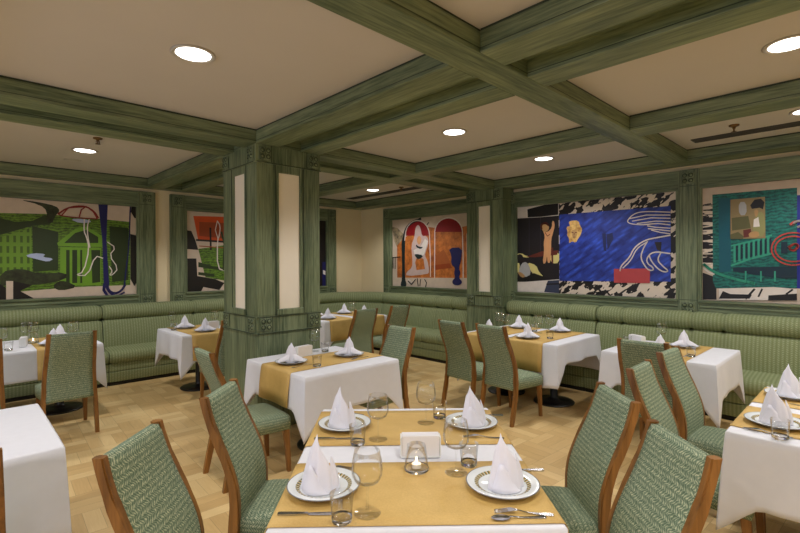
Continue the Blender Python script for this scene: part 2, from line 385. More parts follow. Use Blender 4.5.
ART = {
 'piazza': [
  ('p','green_print',[(-0.343,2.208),(0.429,2.253),(0.877,2.273),(1.204,2.256),(1.555,2.244),(1.87,2.227),(1.864,1.306),(1.197,1.302),(0.422,1.256),(-0.35,1.236)]),
  ('p','dark_green',[(-0.343,2.185),(0.428,2.191),(0.572,2.15),(0.742,2.173),(0.877,2.26),(0.951,2.225),(0.929,2.145),(0.742,2.108),(0.427,1.979),(-0.345,1.891)]),
  ('p','dark_print',[(0.604,2.438),(0.805,2.424),(0.995,2.388),(1.038,2.325),(0.983,2.254),(0.95,2.146),(0.887,2.169),(0.898,2.314),(0.826,2.387)]),
  ('p','window_green',[(-0.346,1.824),(0.427,1.954),(0.731,2.082),(0.738,1.526),(0.424,1.468),(-0.349,1.394)]),
  ('p','dark_green',[(0.742,2.108),(1.014,2.043),(1.011,1.536),(0.748,1.513)]),
  ('p','green_lit',[(1.002,1.896),(1.202,2.092),(1.329,2.133),(1.517,2.009),(1.516,1.854),(1.013,1.856)]),
  ('p','dark_green',[(1.079,1.898),(1.202,2.038),(1.328,2.085),(1.469,1.993),(1.469,1.909)]),
  ('p','green_lit',[(1.035,1.843),(1.504,1.84),(1.501,1.319),(1.031,1.322)]),
  ('p','dark_green',[(1.1,1.804),(1.139,1.805),(1.136,1.358),(1.097,1.36)]),
  ('p','dark_green',[(1.167,1.805),(1.223,1.806),(1.22,1.356),(1.164,1.358)]),
  ('p','dark_green',[(1.257,1.807),(1.28,1.808),(1.277,1.354),(1.255,1.355)]),
  ('p','dark_green',[(1.385,1.809),(1.492,1.811),(1.489,1.361),(1.394,1.35)]),
  ('p','dark_green',[(1.604,2.155),(1.843,2.138),(1.839,1.38),(1.636,1.357)]),
  ('p','dark_print',[(0.424,1.518),(0.618,1.566),(0.82,1.486),(1.098,1.508),(1.097,1.4),(0.716,1.333),(0.518,1.365),(0.423,1.331)]),
  ('p','dark_print',[(0.945,1.311),(1.01,1.389),(1.097,1.387),(1.231,1.301),(1.031,1.255)]),
  ('p','black',[(0.548,1.402),(0.737,1.345),(0.616,1.273),(0.766,1.162),(0.546,1.156)]),
  ('p','black',[(0.238,1.375),(0.423,1.368),(0.48,1.316),(0.479,1.153),(0.237,1.18)]),
  ('p','cream',[(0.48,1.404),(0.548,1.402),(0.546,1.149),(0.479,1.153)]),
  ('p','pale_blue',[(0.658,1.719),(0.75,1.759),(0.884,1.748),(0.842,1.708),(0.969,1.689),(0.905,1.643),(0.8,1.675)]),
  ('p','pale_blue',[(1.136,2.224),(1.306,2.235),(1.411,2.2),(1.26,2.17)]),
  ('p','navy',[(1.472,2.449),(1.587,2.452),(1.566,1.954),(1.598,1.315),(1.531,1.318),(1.517,1.953)]),
  ('p','black',[(1.869,2.052),(1.974,2.027),(1.97,1.377),(1.916,1.29),(1.865,1.394)]),
  ('p','black',[(1.977,2.463),(1.884,2.448),(1.877,2.374),(1.923,2.289),(1.975,2.278)]),
  ('s','dark_red',0.02,[(1.016,2.283),(1.104,2.363),(1.216,2.406),(1.33,2.409),(1.424,2.347),(1.471,2.26)]),
  ('s','dark_red',0.016,[(1.33,2.409),(1.272,2.356),(1.249,2.259)]),
  ('s','dark_red',0.014,[(1.33,2.409),(1.412,2.339),(1.459,2.245)]),
  ('s','dark_red',0.014,[(1.307,2.4),(1.126,2.372),(1.048,2.258)]),
  ('s','dark_red',0.014,[(1.016,2.283),(1.048,2.258),(1.249,2.245),(1.459,2.245)]),
  ('s','chalk',0.02,[(1.307,2.23),(1.301,2.059),(1.329,1.997),(1.362,1.827),(1.295,1.507),(1.2,1.463),(1.342,1.455),(1.429,1.73),(1.523,1.696)]),
  ('s','chalk',0.018,[(1.364,2.233),(1.34,2.14),(1.344,1.998),(1.369,1.841)]),
  ('s','chalk',0.018,[(1.58,1.925),(1.682,1.848),(1.599,1.737),(1.711,1.551),(1.641,1.46),(1.597,1.455),(1.641,1.508),(1.598,1.582)]),
  ('s','navy',0.035,[(1.538,1.334),(1.53,1.247),(1.575,1.163)]),
  ('s','navy',0.03,[(1.571,1.333),(1.588,1.238),(1.665,1.188),(1.743,1.223),(1.796,1.31)]),
  ('s','navy',0.022,[(1.551,1.304),(1.601,1.197),(1.69,1.151),(1.788,1.206)]),
  ('s','navy',0.016,[(1.87,2.447),(1.85,1.867),(1.805,1.505),(1.788,1.296)]),
 ],
 'orange_print': [
  ('p','orange',[(2.765,2.377),(3.303,2.397),(3.954,2.405),(3.951,1.926),(3.3,1.961),(2.841,1.98)]),
  ('p','dark_orange',[(2.859,2.287),(3.302,2.296),(3.547,2.293),(3.545,2.019),(2.857,2.061)]),
  ('p','green_print',[(2.84,1.852),(3.065,1.889),(3.3,1.928),(3.952,1.962),(4.513,1.94),(4.509,1.252),(3.296,1.324),(2.949,1.399)]),
  ('p','black',[(2.641,2.147),(2.733,2.136),(2.794,1.995),(2.84,1.836),(2.64,1.848)]),
  ('p','black',[(2.639,1.698),(2.808,1.699),(2.822,1.418),(3.111,1.362),(3.262,1.292),(3.177,1.178),(2.916,1.238),(2.867,1.143),(2.635,1.153)]),
  ('p','dark_green',[(2.839,1.643),(3.063,1.577),(3.298,1.542),(3.297,1.492),(2.838,1.562)]),
  ('p','dark_green',[(2.838,1.482),(3.095,1.445),(3.095,1.396),(2.838,1.434)]),
  ('s','black',0.03,[(2.81,1.995),(3.3,1.978)]),
  ('s','black',0.03,[(3.034,2.199),(3.04,1.839)]),
  ('s','dark_orange',0.015,[(2.856,1.9),(3.3,1.877)]),
  ('s','chalk',0.025,[(3.15,2.321),(3.2,2.241),(3.182,2.074),(3.149,2.006),(3.146,1.543),(3.28,1.492)]),
  ('s','chalk',0.02,[(3.15,2.321),(3.116,2.17),(3.165,2.007)]),
  ('s','dark_green',0.03,[(3.216,2.142),(3.266,1.943),(3.246,1.509)]),
  ('p','black',[(4.518,2.683),(5.346,2.634),(5.337,1.028),(4.508,1.048)]),
  ('p','navy',[(5.222,1.643),(5.341,1.643),(5.337,1.068),(5.219,1.073)]),
  ('p','chalk',[(5.233,1.485),(5.292,1.465),(5.292,1.386),(5.233,1.407)]),
 ],
 'arches': [
  ('p','grey_print',[(6.657,2.325),(6.509,2.3),(6.346,2.177),(6.37,1.968),(6.511,1.923),(6.582,2.024)]),
  ('p','orange_print',[(6.511,1.956),(6.3,2.111),(5.689,2.267),(5.525,2.242),(4.915,2.221),(4.72,2.243),(4.723,1.361),(6.514,1.333)]),
  ('p','crimson',[(5.677,2.108),(5.684,2.168),(5.704,2.226),(5.738,2.279),(5.783,2.325),(5.837,2.361),(5.898,2.385),(5.964,2.397),(6.03,2.394),(6.093,2.378),(6.151,2.349),(6.199,2.307),(6.236,2.256),(6.26,2.198),(6.268,2.135)]),
  ('p','crimson',[(4.916,2.135),(4.923,2.188),(4.944,2.239),(4.978,2.285),(5.025,2.326),(5.081,2.358),(5.144,2.38),(5.211,2.391),(5.28,2.39),(5.345,2.377),(5.405,2.352),(5.455,2.317),(5.493,2.272),(5.517,2.222),(5.526,2.167)]),
  ('p','burnt',[(5.508,1.744),(5.329,1.854),(5.195,1.651),(5.196,1.593),(5.528,1.578)]),
  ('p','dark_orange',[(5.528,1.578),(5.196,1.607),(5.139,1.528),(5.529,1.488)]),
  ('p','dark_teal',[(6.392,2.082),(6.281,2.142),(6.302,1.66),(6.295,1.305),(6.25,1.21),(6.282,1.157),(6.407,1.153),(6.421,1.211),(6.378,1.303),(6.376,1.66)]),
  ('s','dark_teal',0.05,[(6.337,2.048),(6.308,2.208),(6.208,2.33),(6.051,2.396),(5.92,2.412),(5.877,2.434)]),
  ('s','black',0.02,[(5.738,2.295),(5.68,2.346)]),
  ('s','chalk',0.028,[(6.3,2.046),(6.285,2.161),(6.271,2.22),(6.243,2.275),(6.203,2.322),(6.152,2.36),(6.094,2.387),(6.03,2.401),(5.964,2.403),(5.898,2.392),(5.837,2.369),(5.781,2.336),(5.734,2.293),(5.698,2.243),(5.673,2.189),(5.662,2.131),(5.657,1.991),(5.642,1.655),(5.643,1.365)]),
  ('s','chalk',0.028,[(5.542,1.351),(5.535,1.986),(5.533,2.179),(5.52,2.233),(5.493,2.283),(5.453,2.326),(5.402,2.36),(5.343,2.384),(5.278,2.396),(5.211,2.397),(5.145,2.387),(5.083,2.365),(5.027,2.334),(4.98,2.295),(4.944,2.249),(4.92,2.199),(4.909,2.146),(4.905,1.992),(4.896,1.649),(4.897,1.363)]),
  ('s','chalk',0.02,[(4.815,2.102),(4.811,1.365)]),
  ('p','rose_grey',[(6.021,2.256),(5.951,2.333),(5.882,2.263),(5.849,2.106),(5.731,2.11),(5.678,2.007),(5.732,1.864),(5.783,1.748),(5.708,1.655),(5.668,1.456),(5.714,1.41),(6.267,1.364),(6.258,1.441),(6.1,1.531),(6.095,1.69),(6.129,1.944),(6.039,2.099)]),
  ('p','flesh',[(5.965,2.096),(5.892,2.124),(5.858,2.014),(5.923,1.938),(5.987,2.018)]),
  ('p','orange_print',[(5.967,1.751),(5.809,1.687),(5.776,1.501),(5.99,1.484),(6.024,1.626)]),
  ('p','chalk',[(6.067,1.854),(5.88,1.921),(5.773,2.057),(5.698,2.008),(5.753,1.865),(5.796,1.773),(5.924,1.682),(6.032,1.746)]),
  ('p','dark_teal',[(6.009,1.966),(5.923,1.913),(5.816,1.91),(5.88,1.868),(5.988,1.902)]),
  ('p','dark_teal',[(6.041,1.79),(5.796,1.755),(5.924,1.672),(6.024,1.736)]),
  ('s','chalk',0.02,[(6.213,1.307),(6.101,1.262),(6.169,1.196),(6.236,1.258)]),
  ('s','black',0.02,[(6.213,1.275),(6.124,1.213),(6.013,1.311)]),
  ('s','black',0.02,[(5.969,1.328),(5.948,1.187)]),
  ('s','black',0.02,[(5.883,1.314),(5.905,1.195)]),
  ('s','black',0.02,[(5.785,1.316),(5.735,1.255),(5.765,1.168)]),
  ('p','navy',[(5.214,1.872),(4.909,1.878),(4.936,1.649),(4.991,1.52),(4.947,1.448),(4.991,1.356),(4.904,1.292),(4.974,1.227),(5.11,1.234),(5.14,1.3),(5.065,1.36),(5.095,1.447),(5.065,1.52),(5.158,1.592),(5.146,1.738)]),
  ('s','black',0.018,[(6.661,1.722),(6.418,1.732)]),
  ('s','black',0.02,[(6.622,1.722),(6.623,1.513)]),
  ('s','black',0.02,[(6.564,1.721),(6.566,1.504)]),
 ],
 'blue_relief': [
  ('p','bw_print',[(3.177,3.211),(1.666,2.94),(1.667,0.919),(3.182,0.791)]),
  ('p','black',[(3.68,2.41),(3.186,2.484),(3.186,2.29),(3.463,2.282),(3.673,2.291)]),
  ('p','ink',[(3.85,2.286),(3.463,2.276),(3.18,2.278),(3.172,1.367),(3.774,1.322),(3.86,1.352)]),
  ('s','violet_grey',0.008,[(3.649,2.277),(3.651,1.696)]),
  ('s','violet_grey',0.008,[(3.463,2.27),(3.464,1.694)]),
  ('p','yellow',[(3.859,1.747),(3.766,1.751),(3.731,1.722),(3.633,1.702),(3.675,1.684),(3.773,1.698),(3.859,1.699)]),
  ('p','yellow',[(3.686,1.619),(3.532,1.573),(3.492,1.475),(3.406,1.398),(3.566,1.419),(3.641,1.511)]),
  ('p','yellow',[(3.333,1.722),(3.171,1.772),(3.172,1.602),(3.285,1.596)]),
  ('p','yellow',[(3.859,1.604),(3.809,1.604),(3.816,1.447),(3.859,1.472)]),
  ('p','brown',[(3.703,1.697),(3.431,1.778),(3.181,1.784),(3.206,1.72),(3.565,1.689)]),
  ('p','flesh',[(3.43,2.092),(3.391,2.054),(3.346,2.057),(3.284,2.108),(3.281,2.203),(3.255,2.213),(3.237,2.134),(3.269,2.024),(3.294,1.945),(3.295,1.817),(3.308,1.608),(3.353,1.602),(3.359,1.722),(3.379,1.597),(3.432,1.597),(3.405,1.783),(3.414,1.898),(3.391,1.994)]),
  ('p','tan',[(3.326,2.119),(3.336,2.155),(3.362,2.181),(3.397,2.189),(3.429,2.175),(3.448,2.144),(3.447,2.106),(3.427,2.073),(3.394,2.057),(3.36,2.062),(3.334,2.087)]),
  ('s','brown',0.03,[(3.444,2.102),(3.457,2.148),(3.424,2.182),(3.371,2.185),(3.332,2.146)]),
  ('s','brown',0.01,[(3.391,2.048),(3.352,1.992),(3.313,2.02)]),
  ('p','brown',[(3.295,1.826),(3.263,1.825),(3.263,1.602),(3.289,1.602)]),
  ('p','ink',[(3.752,1.691),(3.761,1.719),(3.785,1.738),(3.817,1.742),(3.847,1.73),(3.864,1.706),(3.863,1.677),(3.845,1.653),(3.815,1.642),(3.783,1.647),(3.759,1.667)]),
  ('p','pale_grey',[(3.787,1.598),(3.689,1.629),(3.62,1.505),(3.648,1.381),(3.774,1.416),(3.831,1.453)]),
  ('p','tan',[(3.852,1.462),(3.788,1.472),(3.704,1.402),(3.774,1.379)]),
  ('p','black',[(3.86,1.383),(3.739,1.379),(3.572,1.456),(3.35,1.387),(3.566,1.327),(3.86,1.32)]),
  ('p','chalk',[(3.903,1.306),(3.172,1.372),(3.173,1.175),(3.904,1.16)]),
  ('p','slate',[(3.347,1.348),(3.172,1.361),(3.173,1.175),(3.406,1.181)]),
  ('s','black',0.02,[(3.367,1.296),(3.172,1.308)]),
  ('p','blue_print',[(3.167,2.289),(1.749,2.283),(1.749,1.374),(3.168,1.349)]),
  ('p','gold_print',[(3.042,2.036),(3.066,2.109),(3.002,2.12),(3.035,2.174),(2.99,2.194),(2.887,2.187),(2.866,2.112),(2.832,2.067),(2.858,1.984),(2.896,1.937),(2.925,1.881),(2.982,1.906),(3.027,1.873),(3.021,1.948),(3.057,1.993)]),
  ('p','tan',[(2.991,2.062),(2.916,2.063),(2.908,1.986),(2.943,1.93),(2.979,1.961)]),
  ('s','brown',0.012,[(2.985,2.027),(2.961,2.026)]),
  ('s','brown',0.012,[(2.937,2.024),(2.913,2.023)]),
  ('s','brown',0.01,[(2.949,2.019),(2.952,1.985)]),
  ('s','brown',0.01,[(2.964,1.963),(2.934,1.961)]),
  ('p','dark_blue',[(2.564,1.994),(2.515,1.991),(2.509,1.753),(2.545,1.769)]),
  ('p','dark_blue',[(2.508,1.979),(2.43,1.996),(2.418,1.919),(2.494,1.768)]),
  ('p','ink',[(1.927,1.855),(1.848,1.855),(1.856,1.739),(1.898,1.76)]),
  ('p','brick_red',[(2.413,1.524),(1.98,1.532),(1.98,1.349),(2.413,1.344)]),
  ('s','chalk',0.024,[(2.336,1.497),(2.324,1.564),(2.22,1.666),(2.164,1.796),(2.034,1.886),(1.887,1.911),(1.753,1.931)]),
  ('s','chalk',0.02,[(2.301,1.534),(2.198,1.636),(2.136,1.783),(2.01,1.861)]),
  ('s','chalk',0.022,[(2.007,1.867),(2.053,1.787),(2.092,1.664),(2.021,1.535),(1.98,1.506),(1.935,1.512),(1.951,1.553),(2.004,1.587),(2.021,1.655),(1.945,1.743),(1.754,1.711)]),
  ('s','chalk',0.022,[(1.856,1.724),(1.898,1.633),(1.835,1.559),(1.776,1.508),(1.799,1.485),(1.874,1.51),(1.961,1.616),(1.988,1.692)]),
  ('s','chalk',0.017,[(1.753,2.207),(2.02,2.241),(2.158,2.229),(2.248,2.146),(2.228,2.103),(2.102,2.077),(1.988,2.075)]),
  ('s','chalk',0.017,[(2.228,2.162),(2.02,2.194),(1.753,2.173)]),
  ('s','chalk',0.017,[(2.186,2.13),(1.966,2.155),(1.753,2.134)]),
  ('s','chalk',0.017,[(2.13,2.096),(1.913,2.111),(1.753,2.094)]),
  ('s','chalk',0.017,[(2.047,2.079),(1.887,2.08),(1.753,2.055)]),
  ('s','chalk',0.017,[(2.007,2.059),(1.913,2.036),(1.753,2.015)]),
  ('s','chalk',0.017,[(1.999,2.024),(1.887,2.006),(1.753,1.982)]),
  ('s','chalk',0.017,[(1.961,2.004),(1.861,1.97),(1.753,1.948)]),
 ],
 'teal_bridge': [
  ('p','bw_bars',[(1.42,2.273),(1.311,2.277),(1.311,1.56),(1.42,1.583)]),
  ('p','black',[(1.42,1.487),(1.287,1.431),(1.287,1.182),(1.42,1.175)]),
  ('p','teal_print',[(1.326,2.371),(0.593,2.363),(0.593,1.333),(1.292,1.308),(1.321,1.387)]),
  ('p','royal',[(0.593,2.285),(0.443,2.281),(0.442,1.328),(0.593,1.333)]),
  ('p','teal_print',[(0.443,2.294),(0.207,2.304),(0.206,1.317),(0.442,1.323)]),
  ('p','deep_teal',[(1.268,2.325),(1.155,2.318),(1.152,1.498),(1.261,1.497)]),
  ('s','sea_green',0.016,[(1.15,1.785),(0.973,1.829),(0.797,1.886)]),
  ('s','sea_green',0.014,[(1.15,1.734),(0.973,1.785),(0.797,1.841)]),
  ('s','sea_green',0.02,[(1.15,1.566),(0.973,1.642),(0.79,1.694)]),
  ('s','sea_green',0.022,[(1.118,1.799),(1.117,1.603)]),
  ('s','sea_green',0.022,[(1.074,1.809),(1.074,1.616)]),
  ('s','sea_green',0.022,[(1.031,1.819),(1.031,1.628)]),
  ('s','sea_green',0.022,[(0.989,1.829),(0.989,1.64)]),
  ('s','sea_green',0.022,[(0.947,1.839),(0.947,1.652)]),
  ('s','sea_green',0.022,[(0.905,1.848),(0.905,1.664)]),
  ('s','sea_green',0.022,[(0.864,1.858),(0.864,1.676)]),
  ('s','sea_green',0.022,[(0.824,1.867),(0.824,1.687)]),
  ('p','night_teal',[(1.108,1.782),(1.088,1.786),(1.088,1.631),(1.108,1.62)]),
  ('p','night_teal',[(1.065,1.792),(1.045,1.797),(1.045,1.643),(1.065,1.632)]),
  ('p','night_teal',[(1.022,1.802),(1.002,1.807),(1.002,1.655),(1.022,1.644)]),
  ('p','night_teal',[(0.98,1.812),(0.96,1.817),(0.96,1.667),(0.98,1.656)]),
  ('p','night_teal',[(0.938,1.822),(0.918,1.827),(0.918,1.679),(0.938,1.668)]),
  ('p','night_teal',[(0.897,1.832),(0.877,1.836),(0.877,1.691),(0.897,1.68)]),
  ('p','night_teal',[(0.856,1.841),(0.837,1.846),(0.837,1.702),(0.856,1.692)]),
  ('p','night_teal',[(0.816,1.851),(0.797,1.856),(0.796,1.713),(0.815,1.703)]),
  ('p','night_teal',[(1.131,1.546),(0.593,1.561),(0.593,1.431),(0.78,1.44),(1.131,1.504)]),
  ('s','sea_green',0.03,[(1.41,1.583),(1.321,1.497),(1.131,1.42),(0.94,1.375)]),
  ('s','chalk',0.02,[(1.415,1.542),(1.358,1.49),(1.307,1.468)]),
  ('s','sea_green',0.014,[(1.018,1.505),(1.018,1.395)]),
  ('s','sea_green',0.014,[(0.886,1.506),(0.886,1.398)]),
  ('s','sea_green',0.014,[(0.769,1.507),(0.769,1.401)]),
  ('p','olive_tan',[(1.155,2.296),(0.852,2.297),(0.847,1.856),(1.155,1.861)]),
  ('p','pale_grey',[(1.081,2.261),(1.013,2.259),(1.009,2.116),(1.076,2.116)]),
  ('p','olive',[(1.143,2.093),(0.995,2.104),(0.973,1.971),(1.141,1.953)]),
  ('p','olive_lit',[(0.96,2.038),(0.89,2.161),(0.852,2.085),(0.849,1.878),(0.947,1.882)]),
  ('p','tan',[(0.947,2.166),(0.908,2.168),(0.912,2.103),(0.934,2.083)]),
  ('p','chalk',[(0.947,2.062),(0.908,2.086),(0.895,1.983),(0.951,1.981)]),
  ('p','black',[(0.978,2.218),(0.94,2.274),(0.886,2.279),(0.856,2.239),(0.869,2.164),(0.895,2.183),(0.964,2.178)]),
  ('p','brown',[(1.04,1.953),(0.973,1.965),(0.962,1.883),(1.036,1.87)]),
  ('p','tan',[(0.995,1.923),(0.908,1.94),(0.897,1.872),(0.984,1.867)]),
  ('p','olive',[(1.155,1.911),(1.085,1.936),(1.036,1.886),(1.04,1.856),(1.155,1.861)]),
  ('p','chalk',[(1.261,1.309),(0.78,1.342),(0.593,1.327),(0.592,1.211),(1.261,1.183)]),
  ('p','black',[(0.822,1.252),(0.592,1.281),(0.592,1.211),(0.826,1.198)]),
  ('p','black',[(1.225,1.282),(1.154,1.251),(0.962,1.254),(0.984,1.209),(1.263,1.194)]),
  ('s','black',0.02,[(0.94,1.315),(1.017,1.207)]),
  ('s','black',0.016,[(0.875,1.317),(0.907,1.234)]),
  ('s','black',0.016,[(0.626,1.321),(0.677,1.272)]),
  ('p','night_teal',[(0.718,1.811),(0.667,1.814),(0.667,1.691),(0.718,1.692)]),
  ('s','coral',0.018,[(0.454,1.733),(0.457,1.767),(0.468,1.799),(0.485,1.83),(0.508,1.856),(0.536,1.877),(0.568,1.893),(0.603,1.902),(0.639,1.904),(0.674,1.898),(0.707,1.886),(0.737,1.866),(0.762,1.841),(0.781,1.811),(0.793,1.777),(0.797,1.742),(0.793,1.706),(0.781,1.672),(0.762,1.641),(0.737,1.614),(0.707,1.594),(0.674,1.579),(0.638,1.572),(0.603,1.572),(0.568,1.579),(0.536,1.593),(0.508,1.613),(0.485,1.638),(0.468,1.667),(0.457,1.699),(0.454,1.733)]),
  ('s','coral',0.018,[(0.48,1.734),(0.483,1.76),(0.492,1.786),(0.507,1.809),(0.526,1.83),(0.55,1.847),(0.577,1.859),(0.606,1.866),(0.636,1.867),(0.665,1.863),(0.693,1.853),(0.718,1.838),(0.739,1.818),(0.754,1.795),(0.764,1.769),(0.767,1.741),(0.764,1.713),(0.754,1.687),(0.739,1.663),(0.718,1.642),(0.693,1.625),(0.665,1.614),(0.636,1.608),(0.606,1.608),(0.576,1.613),(0.55,1.624),(0.526,1.64),(0.506,1.659),(0.492,1.682),(0.483,1.707),(0.48,1.734)]),
  ('s','coral',0.03,[(0.657,1.757),(0.607,1.794),(0.577,1.767),(0.617,1.716),(0.653,1.738)]),
  ('s','coral',0.03,[(0.645,1.988),(0.617,2.013),(0.554,2.024)]),
  ('s','chalk',0.03,[(0.625,1.982),(0.607,2.015),(0.558,2.024),(0.538,1.984),(0.587,1.959)]),
 ],
}
SOFT = {'flesh', 'tan', 'gold_print', 'rose_grey', 'pale_grey', 'pale_blue', 'dark_print', 'yellow', 'dark_teal', 'olive_lit'}
def chaikin(p, closed, k=2):
    for _ in range(k):
        q = []
        n = len(p)
        for i in range(n if closed else n-1):
            a, b = p[i], p[(i+1) % n]; q += [(a[0]*.75+b[0]*.25, a[1]*.75+b[1]*.25), (a[0]*.25+b[0]*.75, a[1]*.25+b[1]*.75)]
        p = q if closed else [p[0]] + q + [p[-1]]
    return p
def mural(key, wall, a0, a1, ground, label):
    bm = bmesh.new(); mats = ['ink_' + ground]; face0 = .012
    P = (lambda a, z, d: (XR - d, a, z)) if wall == 'R' else (lambda a, z, d: (a, YL - d, z))
    box(bm, *((XR-face0, XR-.001, a0, a1, PB, PT) if wall == 'R' else (a0, a1, YL-face0, YL-.001, PB, PT)))
    bmesh.ops.recalc_face_normals(bm, faces=bm.faces)
    def clip(poly):
        for ax, lim, sgn in ((0, a0, 1), (0, a1, -1), (1, PB+.001, 1), (1, PT-.001, -1)):
            out = []
            for i, p in enumerate(poly):
                q = poly[(i+1) % len(poly)]; ip, iq = (p[ax]-lim)*sgn >= 0, (q[ax]-lim)*sgn >= 0
                if ip: out.append(p)
                if ip != iq:
                    t = (lim-p[ax])/(q[ax]-p[ax]); out.append((p[0]+(q[0]-p[0])*t, p[1]+(q[1]-p[1])*t))
            poly = out
            if len(poly) < 3: return []
        return poly
    d = face0
    nrm = Vector((-1, 0, 0)) if wall == 'R' else Vector((0, -1, 0))
    def face(poly, mi, d):
        poly = clip(poly)
        if len(poly) < 3: return
        f = bm.faces.new([bm.verts.new(P(a, z, d)) for a, z in poly]); f.material_index = mi; f.normal_update()
        if f.normal.dot(nrm) < 0: f.normal_flip()
        if len(poly) > 4: bmesh.ops.triangulate(bm, faces=[f])
    for it in ART[key]:
        m = 'ink_' + it[1]
        if m not in mats: mats.append(m)
        mi = mats.index(m); d += .00025; pts = it[-1]
        if it[0] == 'p': face(chaikin(pts, True, 1) if it[1] in SOFT or (it[1] == 'navy' and len(pts) > 8) else pts, mi, d)
        else:
            hw = it[2]/2*(.72 if it[1] in ('chalk', 'coral') else 1)
            if 4 <= len(pts) <= 16: pts = chaikin(pts, False, 2 if wall == 'R' else 1)
            for p, q in zip(pts, pts[1:]):
                dx, dz = q[0]-p[0], q[1]-p[1]; L = math.hypot(dx, dz) or 1; nx, nz = -dz/L*hw, dx/L*hw; ex, ez = dx/L*hw*.3, dz/L*hw*.3
                face([(p[0]+nx-ex, p[1]+nz-ez), (q[0]+nx+ex, q[1]+nz+ez), (q[0]-nx+ex, q[1]-nz+ez), (p[0]-nx-ex, p[1]-nz-ez)], mi, d)
    o = link('mural', bm, mats, keep=True); return tag(o, label, 'painting', 'framed murals along the walls')
mural('piazza', 'L', -.755, 1.943, 'cream', 'wide mural of a green town square with a red umbrella and white outlined figure')
mural('orange_print', 'L', 2.657, 5.298, 'cream', 'mural with an orange block over grass green and black shapes, partly behind the column')
mural('arches', 'R', 4.782, 6.643, 'cream', 'mural with two red arches on orange and a navy urn')
mural('blue_relief', 'R', 1.687, 3.848, 'chalk', 'mural with a large blue field, golden head and white outlined winged beast')
mural('teal_bridge', 'R', -.808, 1.423, 'cream', 'teal mural with a bridge, red rings and a small inset picture, far right')

# ---------------------------------------------------------------- the column and the pilaster
def clad_column(name, label, x0, x1, y0, y1, faces):
    root = thing(name, label, 'column', ((x0+x1)/2, (y0+y1)/2, 0)); root['kind'] = 'structure'
    cx, cy = (x0+x1)/2, (y0+y1)/2; hx, hy = (x1-x0)/2, (y1-y0)/2
    def ring(z0, z1, e, bev=.004): return (-hx-e, hx+e, -hy-e, hy+e, z0, z1)
    link('core', boxes((-hx+.03, hx-.03, -hy+(.03 if '-y' in faces else .001), hy-(.03 if '+y' in faces else .001), 0, ZB)), 'green_wood_z', root)
    link('plinth', boxes(ring(0, .94, 0), bev=.006), 'green_wood_z', root)
    link('dado_band', boxes(ring(.94, 1.105, .006), ring(.94, .952, .014), ring(1.093, 1.107, .012), bev=.003), 'green_wood_z', root)
    link('frieze', boxes(ring(2.565, ZB, .006), ring(2.56, 2.574, .014), bev=.003), 'green_wood_z', root)
    for fx, ang, half in (('-y', -90, hx), ('-x', 180, hy), ('+x', 0, hy), ('+y', 90, hx)):
        if fx not in faces: continue
        h = {'-y': hy, '+y': hy, '-x': hx, '+x': hx}[fx]; M = Matrix.Rotation(R(ang), 4, 'Z')   # local +X is the outward normal
        def put(nm, bs, mat, bev=.003):
            bm = bmesh.new()
            for b in bs: box(bm, *b, bev=bev)
            bm.transform(M); return link(nm, bm, mat, root)
        pw = half*.33; end = half - (.0305 if fx[1] == 'x' and '-y' in faces else 0)
        put('stile', [(h-.03, h, -end, -pw-.03, 1.105, 2.565), (h, h+.003, -end+.004, -pw-.045, 1.11, 2.56)], 'green_wood_z')
        put('stile', [(h-.03, h, pw+.03, end, 1.105, 2.565), (h, h+.003, pw+.045, end-.004, 1.11, 2.56)], 'green_wood_z')
        put('panel_moulding', [(h-.03, h+.004, -pw-.03, -pw, 1.105, 2.565), (h-.03, h+.004, pw, pw+.03, 1.105, 2.565), (h-.03, h+.004, -pw, pw, 2.49, 2.565), (h-.03, h+.022, -pw-.03, pw+.03, 1.108, 1.165)], 'green_wood_z', .006)
        put('cream_panel', [(h-.03, h-.014, -pw, pw, 1.165, 2.49)], 'cream_panel', 0)
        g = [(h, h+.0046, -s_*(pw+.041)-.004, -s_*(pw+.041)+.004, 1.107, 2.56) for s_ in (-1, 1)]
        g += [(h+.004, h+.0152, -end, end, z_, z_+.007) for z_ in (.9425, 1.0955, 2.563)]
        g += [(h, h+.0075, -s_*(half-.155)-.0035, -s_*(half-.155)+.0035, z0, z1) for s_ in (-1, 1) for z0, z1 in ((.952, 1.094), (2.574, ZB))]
        put('groove', g, 'recess_shade', 0)  # raised dark strips, shade of the seams put in as colour
        for s in (-1, 1):
            for z in (1.03, 2.65):
                p = M @ Vector((h+.006, s*(half-.085), z)); rosette(root, p, R(ang+180), .125)
    return root
clad_column('column', 'square green column with cream panels standing in the room behind the middle table', 2.05, 2.755, 4.06, 4.79, ('-y', '-x', '+x', '+y'))
clad_column('pilaster', 'green pilaster with cream panel against the right wall between two murals', 5.925, 6.22, 3.93, 4.60, ('-x',))

# ---------------------------------------------------------------- upholstered benches
def profile(pts, n=4):
    # rounded polygon from (d, z, radius)
    out = []
    k = len(pts)
    for i, (x, z, r) in enumerate(pts):
        p, q = Vector(pts[i-1][:2]), Vector(pts[(i+1) % k][:2]); c = Vector((x, z))
        a, b = (p-c), (q-c); r_ = min(r, a.length*.49, b.length*.49)
        A, B = c + a.normalized()*r_, c + b.normalized()*r_
        if r_ < 1e-4: out.append(tuple(c)); continue
        for j in range(n+1):
            t = j/n; out.append(tuple((1-t)**2*A + 2*t*(1-t)*c + t*t*B))
    return out
